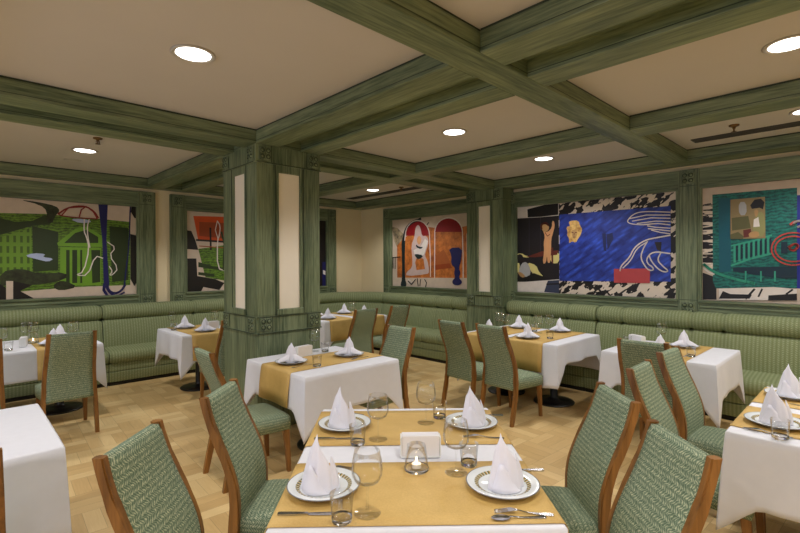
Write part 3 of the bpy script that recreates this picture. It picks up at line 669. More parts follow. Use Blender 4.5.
# distances from the wall
PR = dict(
 roll=profile([(.06, .86, .02), (.215, .835, .07), (.265, .94, .09), (.215, 1.04, .08), (.06, 1.045, .03)]),
 back=profile([(.06, .40, .01), (.30, .40, .02), (.285, .64, .14), (.22, .85, .06), (.06, .855, .01)]),
 seat=profile([(.10, .30, .01), (.60, .295, .03), (.635, .37, .05), (.61, .455, .05), (.30, .485, .06), (.10, .485, .01)]),
 base=profile([(.06, .05, .005), (.575, .05, .008), (.585, .17, .01), (.585, .18, .004), (.562, .187, .003), (.585, .194, .004), (.585, .295, .008), (.06, .295, .005)], 2),
 kick=profile([(.06, 0, 0), (.55, 0, 0), (.55, .055, 0), (.06, .055, 0)]))
def path_line(wall, a, b, step=.06):
    n = max(2, int(abs(b-a)/step)); out = []
    for i in range(n+1):
        s = a + (b-a)*i/n
        out.append((Vector((XR, s, 0)), Vector((-1, 0, 0)), abs(s-a)) if wall == 'R' else (Vector((s, YL, 0)), Vector((0, -1, 0)), abs(s-a)))
    return out
def sweep(part, prof, path, mat, parent, stitches=(), soft=.024, groove=.020):
    bm = bmesh.new(); uvl = bm.loops.layers.uv.new('UVMap'); L = path[-1][2]; secs = []; us = []
    cen = Vector((sum(p[0] for p in prof)/len(prof), sum(p[1] for p in prof)/len(prof)))
    extra = []
    for (p, n, s) in path:
        k = 0
        e = min(s, L-s)
        if soft: k = soft*max(0, 1-e/.06)**2
        for q in stitches:
            if abs(s-q) < .05: k = max(k, groove*(1-abs(s-q)/.05)**1.3)
        ring = []
        for d, z in prof:
            v = Vector((d, z)); c = (cen - v)
            if k and c.length > 1e-6: v = v + c.normalized()*min(k, c.length*.5)
            ring.append(bm.verts.new(p + n*v.x + Vector((0, 0, v.y))))
        secs.append(ring); us.append(s)
    vlen = [0]
    for a, b in zip(prof, prof[1:] + prof[:1]): vlen.append(vlen[-1] + math.dist(a, b))
    k = len(prof)
    for si in range(len(secs)-1):
        A, B = secs[si], secs[si+1]
        for i in range(k):
            j = (i+1) % k
            f = bm.faces.new((A[i], A[j], B[j], B[i])); f.smooth = True
            for lp, uv in zip(f.loops, ((us[si], vlen[i]), (us[si], vlen[i+1]), (us[si+1], vlen[i+1]), (us[si+1], vlen[i]))): lp[uvl].uv = uv
    bm.faces.new(secs[0]); bm.faces.new(list(reversed(secs[-1])))
    return link(part, bm, mat, parent)
def refine(path, qs):
    # put extra stations beside each stitch so that it reads as a seam
    L = path[-1][2]; ss = sorted(set([round(p[2], 4) for p in path] + [round(min(L, max(0, q+o)), 4) for q in qs for o in (-.05, -.03, -.015, -.006, 0, .006, .015, .03, .05)] + [.008, .02, .04, round(L-.008, 4), round(L-.02, 4), round(L-.04, 4)]))
    out = []
    for s in ss:
        for a, b in zip(path, path[1:]):
            if a[2]-1e-6 <= s <= b[2]+1e-6:
                t = (s-a[2])/max(1e-9, b[2]-a[2]); n = (a[1]*(1-t)+b[1]*t).normalized(); out.append((a[0]*(1-t)+b[0]*t, n, s)); break
    return out
def bench(path, label, st=()):
    root = thing('bench', label, 'bench', path[0][0] + path[0][1]*.3, 0, 'green benches along the walls')
    off = root.location.copy()
    pth = refine([(p-off, n, s) for p, n, s in path], st)
    sweep('headrest', PR['roll'], pth, 'bench_fabric', root, st); sweep('back_cushion', PR['back'], pth, 'bench_fabric', root, st)
    sweep('seat_cushion', PR['seat'], pth, 'bench_fabric', root, st); sweep('base', PR['base'], pth, 'bench_fabric', root, st, .004, .004)
    sweep('kickboard', PR['kick'], pth, 'kick_black', root, (), 0)
    return root
def corner_path(y0, x1, r=.95):
    pts = path_line('R', y0, YL-r)
    s0 = pts[-1][2]; c = Vector((XR-r, YL-r, 0)); n = 14
    for i in range(1, n+1):
        a = math.pi/2*i/n; nn = Vector((-math.cos(a), -math.sin(a), 0)); pts.append((c - nn*r, nn, s0 + (r-.3)*a))
    s1 = pts[-1][2]
    q = path_line('L', XR-r, x1)
    for p, n_, s in q[1:]: pts.append((p, n_, s1+s))
    return pts
bench(path_line('R', 3.92, 2.565), 'green bench under the left half of the blue mural, between pilaster and seam', (.42, .95))
bench(path_line('R', 2.555, -1.2), 'long green bench along the right wall below the teal mural', (.31, 1.06, 1.365, 2.2))
bench(corner_path(4.61, 4.9), 'green corner bench curving below the mural with the arches', (.35, .70, 1.05, 1.45, 2.1))
bench(path_line('L', 4.89, 1.475), 'green bench along the left wall running behind the column', (1.1, 2.2))
bench(path_line('L', 1.465, -1.2), 'green bench below the wide green town square mural', (1.1,))

# ---------------------------------------------------------------- ceiling fittings
def downlight_proto(x, y, label):
    t = thing('ceiling_light', label, 'ceiling light', (x, y, ZC), 0, 'round recessed ceiling lights')
    link('trim_ring', lathe(bmesh.new(), [(.098, 0), (.125, -.0), (.127, -.006), (.118, -.010), (.100, -.006), (.098, 0)], 40), 'lamp_ring', t, smooth=True)
    link('lamp_lens', lathe(bmesh.new(), [(0, -.0015), (.06, -.0025), (.099, -.0035)], 40), 'lamp_glow', t, smooth=True)
    return t
LL = ['large round ceiling light in the big cell at upper left', 'round ceiling light above the middle of the room, right of the column', 'small round ceiling light near the blue mural', 'round ceiling light cut by the right edge of the picture',
      'round ceiling light above the left bench, next to a sprinkler', 'far round ceiling light in the back corner cell beside an air slot', 'round ceiling light over the far side, hidden behind the column beams', 'round ceiling light in the narrow cell at the right wall']
l0 = None
for i, (x, y) in enumerate(LAMPS):
    if i == 0: o = l0 = downlight_proto(x, y, LL[0])
    elif i < 8: o = dup(l0, (x, y, ZC), 0, LL[i])
    ld = bpy.data.lights.new('downlight', 'SPOT'); ld.energy = LAMP_W; ld.color = LAMP_COL; ld.spot_size = R(138); ld.spot_blend = .45; ld.shadow_soft_size = .09
    lo = bpy.data.objects.new('downlight', ld); C.objects.link(lo); lo.location = (x, y, ZC-.02)
def sprinkler(x, y, label, first=[None]):
    if first[0]: return dup(first[0], (x, y, ZC), 0, label)
    t = thing('sprinkler', label, 'sprinkler', (x, y, ZC), 0, 'ceiling sprinklers'); first[0] = t
    link('escutcheon', lathe(bmesh.new(), [(0, 0), (.042, 0), (.04, -.012), (.018, -.02), (.014, -.024), (0, -.024)], 24), 'bronze', t, smooth=True)
    bm = lathe(bmesh.new(), [(0, -.022), (.013, -.022), (.013, -.034), (.006, -.036), (.006, -.058), (0, -.058)], 12)
    for s in (-1, 1): box(bm, s*.014-.003, s*.014+.003, -.004, .004, -.062, -.03)
    link('frame', bm, 'bronze', t)
    bm = lathe(bmesh.new(), [(0, -.06), (.022, -.06), (.024, -.064), (0, -.066)], 16); link('deflector', bm, 'bronze', t)
    return t
sprinkler(1.05, 5.42, 'bronze ceiling sprinkler beside the light above the left bench'); sprinkler(5.19, .94, 'bronze ceiling sprinkler by the air slot at right'); sprinkler(5.33, 5.49, 'bronze ceiling sprinkler by the air slot in the far corner cell')
tag(link('ceiling_disc', lathe(bmesh.new(), [(0, -.006), (.075, -.006), (.09, -.004), (.092, 0), (0, 0)], 32), 'lamp_ring', None, (1.05, 6.76, ZC), smooth=True), 'flat round grey disc on the ceiling near the left wall', 'ceiling disc')
def air_slot(x0, x1, y0, y1, label):
    t = thing('air_slot', label, 'air vent', ((x0+x1)/2, (y0+y1)/2, ZC), 0, 'linear air slots in the ceiling')
    hx, hy = (x1-x0)/2, (y1-y0)/2
    link('frame', boxes((-hx, -hx+.012, -hy, hy, -.008, 0), (hx-.012, hx, -hy, hy, -.008, 0), (-hx+.012, hx-.012, -hy, -hy+.012, -.008, 0), (-hx+.012, hx-.012, hy-.012, hy, -.008, 0)), 'grey_metal', t)
    link('backing', boxes((-hx+.012, hx-.012, -hy+.012, hy-.012, -.002, 0)), 'grey_metal', t)
    for k in range(3):
        x = -hx + 2*hx*(k+1)/4; link('slat', boxes((x-.006, x+.006, -hy+.012, hy-.012, -.008, -.002)), 'grey_metal', t)
air_slot(5.47, 5.64, -.5, 1.36, 'long grey air slot in the ceiling above the right bench'); air_slot(5.47, 5.64, 5.1, 7.15, 'long grey air slot in the far corner ceiling cell')
# ---------------------------------------------------------------- tables, cloths, runners
TZ = .75
def cloth_bm(a, b, drops, tip=.2, seed=0, tips=None):
    # drops: front(-y), right(+x), back(+y), left(-x). Hanging folds come to a point at each corner.
    rnd = random.Random(seed); N = 30; per = []; r = .012
    corners = [(-a, -b), (a, -b), (a, b), (-a, b)]; nr = [(0, -1), (1, 0), (0, 1), (-1, 0)]
    ph = [rnd.uniform(0, 6) for _ in range(8)]
    for s in range(4):
        p, q = corners[s], corners[(s+1) % 4]; L = math.dist(p, q)
        ts = sorted({0.0, .006, .014, .03, .05, .075, .1, .13} | {i/N for i in range(4, N-3)} | {1-.006, 1-.014, 1-.03, 1-.05, 1-.075, 1-.1, 1-.13})
        ts = [t for t in ts if t < 1]
        for t in ts:
            x, y = p[0]+(q[0]-p[0])*t, p[1]+(q[1]-p[1])*t
            d0, d1 = t*L, (1-t)*L; dc = min(d0, d1)
            ci = s if d0 < d1 else (s+1) % 4
            f = max(0, 1-dc/.14)
            n = Vector((*nr[s], 0)); dg = Vector((math.copysign(1, corners[ci][0]), math.copysign(1, corners[ci][1]), 0)).normalized()
            o = nr[(s-1) % 4] if d0 < d1 else nr[(s+1) % 4]
            dirv = (n*(1-f*.55) + Vector((*o, 0))*f*.55)
            sd = drops[s]; od = drops[(s-1) % 4] if d0 < d1 else drops[(s+1) % 4]
            D = sd*(1-f*.5) + od*f*.5 + (tips[ci] if tips else tip)*f**1.15
            wave = .010*math.sin(7*d0/max(L, .1)*2 + ph[s]) + .006*math.sin(17*d0 + ph[s+4])
            out = .014 + wave*(1-f) + .05*f**1.1*min(1, (tips[ci] if tips else tip)/.12)
            per.append((Vector((x, y, 0)), dirv, D, out, f))
    bm = bmesh.new(); rows = 12; n = len(per); rings = []
    for k in range(rows+1):
        t = k/rows; ring = []
        for p, d, D, o, f in per:
            if k == 0: v = p*.992 + Vector((0, 0, TZ+.002))
            elif k == 1: v = p + d*.004 + Vector((0, 0, TZ-.004))
            else:
                tt = (k-1)/(rows-1); v = p + d*(.004 + o*tt**.9) + Vector((0, 0, TZ-.004-(D-.004)*tt + .006*f*math.sin(tt*3.1)))
            ring.append(bm.verts.new(v))
        rings.append(ring)
    for A, B in zip(rings, rings[1:]):
        for i in range(n):
            j = (i+1) % n; f = bm.faces.new((A[i], B[i], B[j], A[j])); f.smooth = True
    bm.faces.new(rings[0])
    return bm
def runner_bm(L, hw, dl, dr, axis='x', off=.022, bow=.01):
    # strip of cloth lying over the table from edge to edge and hanging down at both ends
    prof = [(-L-off-bow, TZ-dl), (-L-off-bow*.6, TZ-dl*.6), (-L-off*.8, TZ-dl*.25), (-L-.010, TZ-.012), (-L-.002, TZ+.0045), (-L+.012, TZ+.0065)]
    n = 10; mid = [(-L+.012 + (2*L-.024)*i/n, TZ+.0065) for i in range(1, n)]
    prof = prof + mid + [(L-.012, TZ+.0065), (L+.002, TZ+.0045), (L+.010, TZ-.012), (L+off*.8, TZ-dr*.25), (L+off+bow*.6, TZ-dr*.6), (L+off+bow, TZ-dr)]
    bm = bmesh.new(); th = .0022; m = 8; top = []; 
    for i in range(m+1):
        s = -hw + 2*hw*i/m; row = []
        for x, z in prof:
            drop = max(0, TZ-z); x2 = x + math.copysign(1, x)*.006*math.sin(s*17+x*3)*(drop/.3)
            row.append(bm.verts.new((x2, s*(1-.03*drop), z) if axis == 'x' else (s*(1-.03*drop), x2, z)))
        top.append(row)
    for A, B in zip(top, top[1:]):
        for i in range(len(prof)-1): f = bm.faces.new((A[i], A[i+1], B[i+1], B[i])); f.smooth = True
    return bm
def solid(o, th, off=1):
    m = o.modifiers.new('thickness', 'SOLIDIFY'); m.thickness = th; m.offset = off; return o
def pedestal(parent, x, y):
    link('pedestal', lathe(bmesh.new(), [(0, .015), (.225, .0), (.228, .012), (.215, .022), (.10, .034), (.05, .05), (.042, .06), (.042, TZ-.07), (.09, TZ-.05), (.09, TZ-.035), (0, TZ-.035)], 40), 'black_iron', parent, (x, y, 0), smooth=True)
TABLES = {}
def table(key, x, y, rot, a, b, drops, lab, lab_cloth, peds, runners, lab_run, tip=.2, tips=None):
    t = thing('dining_table', lab, 'table', (x, y, 0), R(rot), 'restaurant tables')
    link('tabletop', boxes((-a+.004, a-.004, -b+.004, b-.004, TZ-.035, TZ-.001)), 'chair_wood', t)
    for px_, py_ in peds: pedestal(t, px_, py_)
    c = link('tablecloth', cloth_bm(a, b, drops, tip, hash_(key), tips), 'linen', None, (x, y, 0), R(rot)); solid(c, .0015, 1)
    tag(c, lab_cloth, 'tablecloth', 'white tablecloths')
    for i, (axis, cpos, hw, dl, dr) in enumerate(runners):
        L = a if axis == 'x' else b
        o = link('table_runner', runner_bm(L, hw, dl, dr, axis), 'gold_cloth', None, None, R(rot)); solid(o, .0015, 1)
        v = Matrix.Rotation(R(rot), 4, 'Z') @ (Vector((0, cpos, 0)) if axis == 'x' else Vector((cpos, 0, 0)))
        o.location = (x+v.x, y+v.y, 0); tag(o, lab_run[i], 'table runner', 'gold table runners')
    TABLES[key] = (x, y, R(rot))
def hash_(s): return sum(ord(c)*(i+3) for i, c in enumerate(s))
def at(key, u, v, z=TZ+.0085):
    x, y, r = TABLES[key]; return (x + math.cos(r)*u - math.sin(r)*v, y + math.sin(r)*u + math.cos(r)*v, z)
def rot(key, deg=0): return TABLES[key][2] + R(deg)

table('front', 1.482, 1.478, -42.9, .48, .6175, (.30, .26, .30, .26), 'table nearest the camera in the middle, under a white cloth with two gold runners', 'white tablecloth on the nearest middle table', [(0, -.28), (0, .28)],
      [('x', -.365, .238, .24, .24), ('x', .312, .252, .24, .24)], ['gold runner on the near half of the front table', 'gold runner on the far half of the front table'], tip=.02)
table('middle', 2.37, 3.455, 0, .48, .47, (.30, .27, .30, .27), 'square table standing in front of the green column', 'white tablecloth on the table in front of the column', [(0, 0)],
      [('x', -.04, .235, .265, .26)], ['gold runner on the table in front of the column'])
table('blue', 4.99, 2.94, 0, .515, .625, (.22, .42, .42, .46), 'long table in front of the bench under the blue mural', 'white tablecloth on the long table under the blue mural', [(0, -.32), (0, .32)],
      [('x', -.235, .235, .30, .30), ('x', .335, .225, .30, .30)], ['gold runner on the right half of the table under the blue mural', 'gold runner on the left half of the table under the blue mural'], tips=(.10, .12, .15, .15))
table('bench', 4.995, 1.41, 0, .467, .467, (.30, .30, .30, .30), 'square table by the right bench, seen behind the three overlapping chairs', 'white tablecloth on the square table by the right bench', [(0, 0)],
      [('x', -.02, .235, .30, .24)], ['gold runner on the square table by the right bench'], tip=.22)
table('edge', 3.40, .07, 0, .60, .47, (.34, .32, .27, .34), 'table cut by the right edge of the picture', 'white tablecloth on the table at the right edge', [(-.3, 0), (.3, 0)],
      [('y', -.27, .235, .2, .2), ('y', .32, .235, .2, .2)], ['gold runner on the near half of the right edge table', 'gold runner on the far half of the right edge table'])
table('town', .545, 6.33, 0, .625, .46, (.30, .30, .30, .30), 'table by the bench below the green town square mural', 'white tablecloth on the table below the town square mural', [(-.3, 0), (.3, 0)],
      [('y', .29, .235, .30, .24), ('y', -.45, .17, .30, .24)], ['gold runner behind the chair at the table below the town square mural', 'gold runner at the left end of the table below the town square mural'])
table('orange', 2.31, 6.19, 0, .36, .455, (.32, .3, .3, .3), 'small table by the bench left of the column', 'white tablecloth on the small table left of the column', [(0, 0)],
      [('y', -.02, .235, .30, .24)], ['gold runner on the small table left of the column'])
table('corner', 4.56, 6.15, 0, .62, .46, (.30, .30, .30, .30), 'far table in the corner, seen right of the column', 'white tablecloth on the far corner table', [(-.3, 0), (.3, 0)],
      [('y', -.30, .235, .30, .24), ('y', .32, .235, .30, .24)], ['gold runner on the left half of the far corner table', 'gold runner on the right half of the far corner table'])
table('bare', -.1, 3.12, 0, .47, .47, (.40, .40, .40, .40), 'table with nothing set on it at the left edge', 'plain white tablecloth on the bare table at the left edge', [(0, 0)], [], [], tip=.22)

# ---------------------------------------------------------------- chairs
PROF = [(0, -.265), (.10, -.245), (.22, -.218), (.34, -.198), (.44, -.190), (.52, -.190), (.60, -.202), (.69, -.232), (.78, -.272), (.86, -.305), (.93, -.328), (.985, -.342)]
def prof_x(z):
    for (z0, x0), (z1, x1) in zip(PROF, PROF[1:]):
        if z <= z1:
            i = [q[0] for q in PROF].index(z0); t = (z-z0)/(z1-z0)
            m = lambda k: (PROF[min(k+1, len(PROF)-1)][1]-PROF[max(k-1, 0)][1])/(PROF[min(k+1, len(PROF)-1)][0]-PROF[max(k-1, 0)][0])*(z1-z0)
            return (2*t**3-3*t*t+1)*x0 + (t**3-2*t*t+t)*m(i) + (3*t*t-2*t**3)*x1 + (t**3-t*t)*m(i+1)
    return PROF[-1][1]
def post_y(z): return .203 - .030*max(0, (z-.3)/.685)
def chair_proto(label):
    t = thing('dining_chair', label, 'chair', (0, 0, 0), 0, 'green upholstered dining chairs')
    for s in (-1, 1):
        bm = bmesh.new(); secs = []; n = 24
        for i in range(n+1):
            z = .985*i/n; x = prof_x(z); dx = (prof_x(min(.985, z+.02)) - prof_x(max(0, z-.02)))
            th = .018 + .005*math.sin(math.pi*min(1, z/.75)); yc = s*post_y(z); wy = .0165
            secs.append([Vector((x-th, yc-wy, z)), Vector((x+th, yc-wy, z)), Vector((x+th, yc+wy, z)), Vector((x-th, yc+wy, z))])
        sweep_rect(bm, secs); es = [e for e in bm.edges]
        bmesh.ops.bevel(bm, geom=[e for e in es if abs((e.verts[0].co-e.verts[1].co).z) > .01], offset=.005, segments=2, affect='EDGES')
        link('rear_post', bm, 'chair_wood', t)
    for s in (-1, 1):
        bm = bmesh.new(); secs = []
        for z, h, x in ((0, .015, .232), (.18, .018, .222), (.36, .023, .205)):
            yc = s*(.19 if z > .1 else .193); secs.append([Vector((x-h, yc-h, z)), Vector((x+h, yc-h, z)), Vector((x+h, yc+h, z)), Vector((x-h, yc+h, z))])
        sweep_rect(bm, secs); bmesh.ops.bevel(bm, geom=[e for e in bm.edges if abs((e.verts[0].co-e.verts[1].co).z) > .1], offset=.004, segments=2, affect='EDGES')
        link('front_leg', bm, 'chair_wood', t)
    # seat
    bm = bmesh.new(); uvl = bm.loops.layers.uv.new('UVMap'); nx, ny = 14, 12; g = []
    def seat_pt(i, j, top):
        u, v = i/nx, j/ny; x = -.192 + .427*u; hw = .186 + .032*min(1, u*1.4); y = (v*2-1)*hw
        e = min(1, min(u, 1-u)*7); e2 = min(1, min(v, 1-v)*7); rnd = 1 - .5*((1-e)**2 + (1-e2)**2)
        z = (.425 + .03*rnd + .012*math.sin(math.pi*u)*math.sin(math.pi*v)) if top else .335
        return Vector((x, y, z))
    T = [[bm.verts.new(seat_pt(i, j, True)) for j in range(ny+1)] for i in range(nx+1)]
    B = [[bm.verts.new(seat_pt(i, j, False)) for j in range(ny+1)] for i in range(nx+1)]
    def quad(vs, uvs):
        f = bm.faces.new(vs); f.smooth = True
        for lp, q in zip(f.loops, uvs): lp[uvl].uv = q
    for i in range(nx):
        for j in range(ny):
            q = (T[i][j], T[i+1][j], T[i+1][j+1], T[i][j+1]); quad(q, [(v.co.y, v.co.x) for v in q])
            q = (B[i][j+1], B[i+1][j+1], B[i+1][j], B[i][j]); quad(q, [(v.co.y, v.co.x) for v in q])
    for i in range(nx):
        q = (T[i][0], B[i][0], B[i+1][0], T[i+1][0]); quad(q, [(v.co.x, v.co.z) for v in q]); q = (T[i+1][ny], B[i+1][ny], B[i][ny], T[i][ny]); quad(q, [(v.co.x, v.co.z) for v in q])
    for j in range(ny):
        q = (T[0][j+1], B[0][j+1], B[0][j], T[0][j]); quad(q, [(v.co.y, v.co.z) for v in q]); q = (T[nx][j], B[nx][j], B[nx][j+1], T[nx][j+1]); quad(q, [(v.co.y, v.co.z) for v in q])
    link('seat', bm, 'chair_fabric', t, keep=True)
    # back: an upholstered panel that follows the curve of the posts
    bm = bmesh.new(); uvl = bm.loops.layers.uv.new('UVMap'); n, m = 22, 8; F, K = [], []; vv = [0]
    zs = [.335 + (.978-.335)*i/n for i in range(n+1)]
    for i, z in enumerate(zs):
        if i: vv.append(vv[-1] + math.hypot(z-zs[i-1], prof_x(z)-prof_x(zs[i-1])))
        hw = post_y(z) - .0155; th = .021 if 0 < i < n else .014
        F.append([bm.verts.new((prof_x(z)+th*(1+.25*(1-(2*j/m-1)**2)), (2*j/m-1)*hw, z)) for j in range(m+1)])
        K.append([bm.verts.new((prof_x(z)-th, (2*j/m-1)*hw, z)) for j in range(m+1)])
    for i in range(n):
        for j in range(m):
            for G, fl in ((F, 1), (K, -1)):
                q = (G[i][j], G[i][j+1], G[i+1][j+1], G[i+1][j]); uv = [(v.co.y, vv[i+(k > 1)]) for k, v in enumerate(q)]
                if fl < 0: q, uv = q[::-1], uv[::-1]
                quad(q, uv)
    for j in range(m):
        q = (F[n][j], F[n][j+1], K[n][j+1], K[n][j]); quad(q, [(v.co.y, v.co.x) for v in q]); q = (K[0][j], K[0][j+1], F[0][j+1], F[0][j]); quad(q, [(v.co.y, v.co.x) for v in q])
    for i in range(n):
        q = (F[i][0], F[i+1][0], K[i+1][0], K[i][0]); quad(q, [(v.co.x, v.co.z) for v in q]); q = (K[i][m], K[i+1][m], F[i+1][m], F[i][m]); quad(q, [(v.co.x, v.co.z) for v in q])
    link('backrest', bm, 'chair_fabric', t, keep=True)
    return t
ch0 = None
def chair(bx, by, facing, label):
    # bx, by: middle of the top of the backrest; facing in degrees
    global ch0
    f = R(facing); x, y = bx + .342*math.cos(f), by + .342*math.sin(f)
    if ch0 is None:
        ch0 = chair_proto(label); ch0.location = (x, y, 0); ch0.rotation_euler.z = f
    else: dup(ch0, (x, y, 0), f, label)
chair(.455, 1.86, -44, 'chair at lower left with only its back in view, near left of front table')
chair(.955, 2.29, -46, 'chair on the far left side of the front table, green seat in view')
chair(2.285, .875, 137, 'chair on the far right side of the front table, seat turned to the left')
chair(1.845, .49, 137, 'chair at the bottom right, on the near right side of front table')
chair(3.19, 3.29, 180, 'chair on the right side of the column table, facing left')
chair(1.30, 3.40, -3, 'chair on the left side of the column table, its seat showing under the cloth edge')
chair(3.872, 2.715, -5, 'right chair of the pair with their backs to us under the blue mural')
chair(3.862, 3.22, -5, 'left chair of the pair with their backs to us under the blue mural')
chair(3.92, 1.31, 0, 'chair with its back square to us at the square table by the right bench')
chair(3.0, 1.02, -88, 'chair on the near left side of the right edge table, between two other chair backs')
chair(3.66, 1.05, -92, 'chair with narrow side view on the far left side of right edge table')
chair(4.08, 4.90, 85, 'left chair of the two at the far corner table')
chair(4.81, 4.98, 88, 'right chair of the two at the far corner table')
chair(.785, 5.14, 90, 'chair with its back square to us at the table below the town square mural')
chair(.105, 5.12, 90, 'chair at left edge below the town square mural, one post in view')
chair(2.31, 5.02, 90, 'chair at the small table left of the column, half hidden by the column')
chair(-.074, 2.05, 90, 'chair at the bare table at the left edge of the picture')
# ---------------------------------------------------------------- tableware
PROTO = {}
def place(kind, build, loc, rz, label, cat, group, smooth=True):
    if kind not in PROTO:
        o = build(); PROTO[kind] = o
    else:
        s = PROTO[kind]; o = s.copy(); C.objects.link(o)
        for ch in list(s.children):
            c = ch.copy(); C.objects.link(c); c.parent = o
            for sub in ch.children:
                e = sub.copy(); C.objects.link(e); e.parent = c
    o.location = loc; o.rotation_euler = (0, 0, rz); return tag(o, label, cat, group)
def plate():
    p = [(0, .004), (.07, .004), (.075, 0), (.082, 0), (.086, .006), (.10, .013), (.130, .020), (.135, .0215), (.1365, .0235), (.134, .0245), (.10, .0175), (.088, .0115), (.080, .008), (0, .0075)]
    return link('dinner_plate', lathe(bmesh.new(), p, 64), 'plate_glaze', smooth=True)
def napkin_tall():
    # napkin folded to a standing sail: a rolled sheet with one off-centre peak, a lower shoulder and a cuff
    bm = bmesh.new(); n, m = 44, 12; G = []
    def top(u):
        a = max(0, 1-abs(u-.42)/(.42 if u < .42 else .30))
        return max(.040 + .160*a**.8, .125*math.exp(-((u-.72)/.10)**2), .10*math.exp(-((u-.16)/.12)**2))
    for i in range(n+1):
        u = i/n; a = R(-172) + R(350)*u; h = top(u); row = []
        for k in range(m+1):
            t = k/m; z = h*t; q = min(1, z/.202)
            r = .056*(1-q**1.7) + .008 + (.006*math.sin(4*a+.6) + .005*math.sin(9*a+2))*(1-q)
            row.append(bm.verts.new((r*math.cos(a)*.66 - .022*q*q, r*math.sin(a) - .024*q*q + .012*q, z)))
        G.append(row)
    for A, B in zip(G, G[1:]):
        for k in range(m): bm.faces.new((A[k], B[k], B[k+1], A[k+1])).smooth = True
    # the cuff: a pointed flap folded down across the front and spreading on the plate
    F = []
    for i in range(11):
        u = i/10; a = R(-80) + R(125)*u; row = []
        for k in range(6):
            t = k/5; h = .105*max(.12, 1-abs(u-.35)*1.5); r = .066 + .014*math.sin(math.pi*u) - .026*t
            row.append(bm.verts.new((r*math.cos(a)*.72, r*math.sin(a), .001 + h*t)))
        F.append(row)
    for A, B in zip(F, F[1:]):
        for k in range(5): bm.faces.new((A[k], B[k], B[k+1], A[k+1])).smooth = True
    o = link('napkin', bm, 'napkin_cloth', keep=True); return solid(o, .0025, 0)
def napkin_wing():
    # bird-folded napkin: tall pleated middle with two wings sweeping down to the plate
    bm = bmesh.new()
    def sheet(fn, n=14, m=8):
        G = [[bm.verts.new(fn(i/n, k/m)) for k in range(m+1)] for i in range(n+1)]
        for A, B in zip(G, G[1:]):
            for k in range(m): bm.faces.new((A[k], B[k], B[k+1], A[k+1])).smooth = True
    def body(u, t):
        a = R(-175) + R(350)*u; top = .05 + .120*max(0, 1-abs(u-.5)/.42)**.8*(1 + .06*math.sin(u*24)); z = top*t; q = min(1, z/.178)
        r = .042*(1-q**1.8) + .008 + .004*math.sin(6*a)*(1-q)
        return (r*math.cos(a)*.75 - .018*q*q, r*math.sin(a), z)
    sheet(body, 28, 8)
    for s in (-1, 1):
        def wing(u, t, s=s):
            y = s*(.015 + .10*u); x = .05*(1-t) - .04*t + .01*math.sin(u*3); h = .062*(1-u)**.9 + .016
            return (x*(1-.45*u), y, .002 + h*math.sin(math.pi*min(1, .08 + t*.9)))
        sheet(wing, 10, 10)
    o = link('napkin', bm, 'napkin_cloth', keep=True); return solid(o, .003, 0)
def wineglass():
    t = bpy.data.objects.new('wine_glass', None); t.empty_display_size = .03; C.objects.link(t)
    bowl = [(0, .100), (.020, .1005), (.040, .110), (.0510, .131), (.0530, .150), (.050, .180), (.0435, .214), (.0428, .2145), (.0492, .180), (.0520, .150), (.0500, .132), (.039, .1115), (.019, .1025), (0, .1015)]
    link('bowl', lathe(bmesh.new(), bowl, 36), 'clear_glass', t, smooth=True)
    st = [(.0, .002), (.044, .0005), (.0455, .0015), (.044, .003), (.014, .0055), (.0055, .012), (.0038, .03), (.0034, .075), (.0045, .094), (.010, .1005), (0, .1012)]
    link('stem', lathe(bmesh.new(), st, 28), 'clear_glass', t, smooth=True); return t
def tumbler():
    t = bpy.data.objects.new('tumbler', None); t.empty_display_size = .03; C.objects.link(t)
    link('wall', lathe(bmesh.new(), [(.0335, .018), (.0350, .03), (.0400, .092), (.0390, .0925), (.0337, .03), (.0310, .019)], 32), 'clear_glass', t, smooth=True)
    link('glass_base', lathe(bmesh.new(), [(0, 0), (.031, 0), (.0335, .004), (.0338, .018), (.029, .013), (0, .011)], 32), 'thick_glass', t, smooth=True); return t
def outline(bm, pts, zf, th):
    top = [bm.verts.new((x, y, zf(x)+th)) for x, y in pts]; bot = [bm.verts.new((x, y, zf(x))) for x, y in pts]; n = len(pts)
    bm.faces.new(top); bm.faces.new(list(reversed(bot)))
    for i in range(n): bm.faces.new((top[i], bot[i], bot[(i+1) % n], top[(i+1) % n]))
def handle_pts(x0, x1, w0, w1): return [(x0, -w0), (x1, -w1), (x1+.004, 0), (x1, w1), (x0, w0)]
def strip(bm, st, zf, th=.0022):
    secs = []
    for x, h in st: z = zf(x); secs.append([Vector((x, -h, z)), Vector((x, h, z)), Vector((x, h, z+th)), Vector((x, -h, z+th))])
    sweep_rect(bm, secs)
def fork():
    bm = bmesh.new(); zf = lambda x: .0005 + .010*max(0, math.sin(math.pi*min(1, max(0, (x+.02)/.11))))
    strip(bm, [(-.095, .005), (-.09, .0095), (-.05, .007), (-.01, .0035), (.022, .0032), (.034, .008), (.045, .0125), (.056, .0125)], zf)
    for y in (-.0105, -.0036, .0036, .0105):
        secs = []
        for x, h in ((.054, .0020), (.075, .0018), (.10, .0008)): z = zf(x); secs.append([Vector((x, y-h, z)), Vector((x, y+h, z)), Vector((x, y+h, z+.002)), Vector((x, y-h, z+.002))])
        sweep_rect(bm, secs)
    return link('fork', bm, 'brushed_steel', smooth=False)
def knife():
    bm = bmesh.new(); zf = lambda x: .0005
    strip(bm, [(-.11, .006), (-.105, .0095), (-.06, .0085), (-.015, .006), (-.008, .005)], zf, .005)
    strip(bm, [(-.01, .005), (0, .009), (.06, .0105), (.095, .008), (.108, .002)], zf, .0018)
    return link('knife', bm, 'brushed_steel')
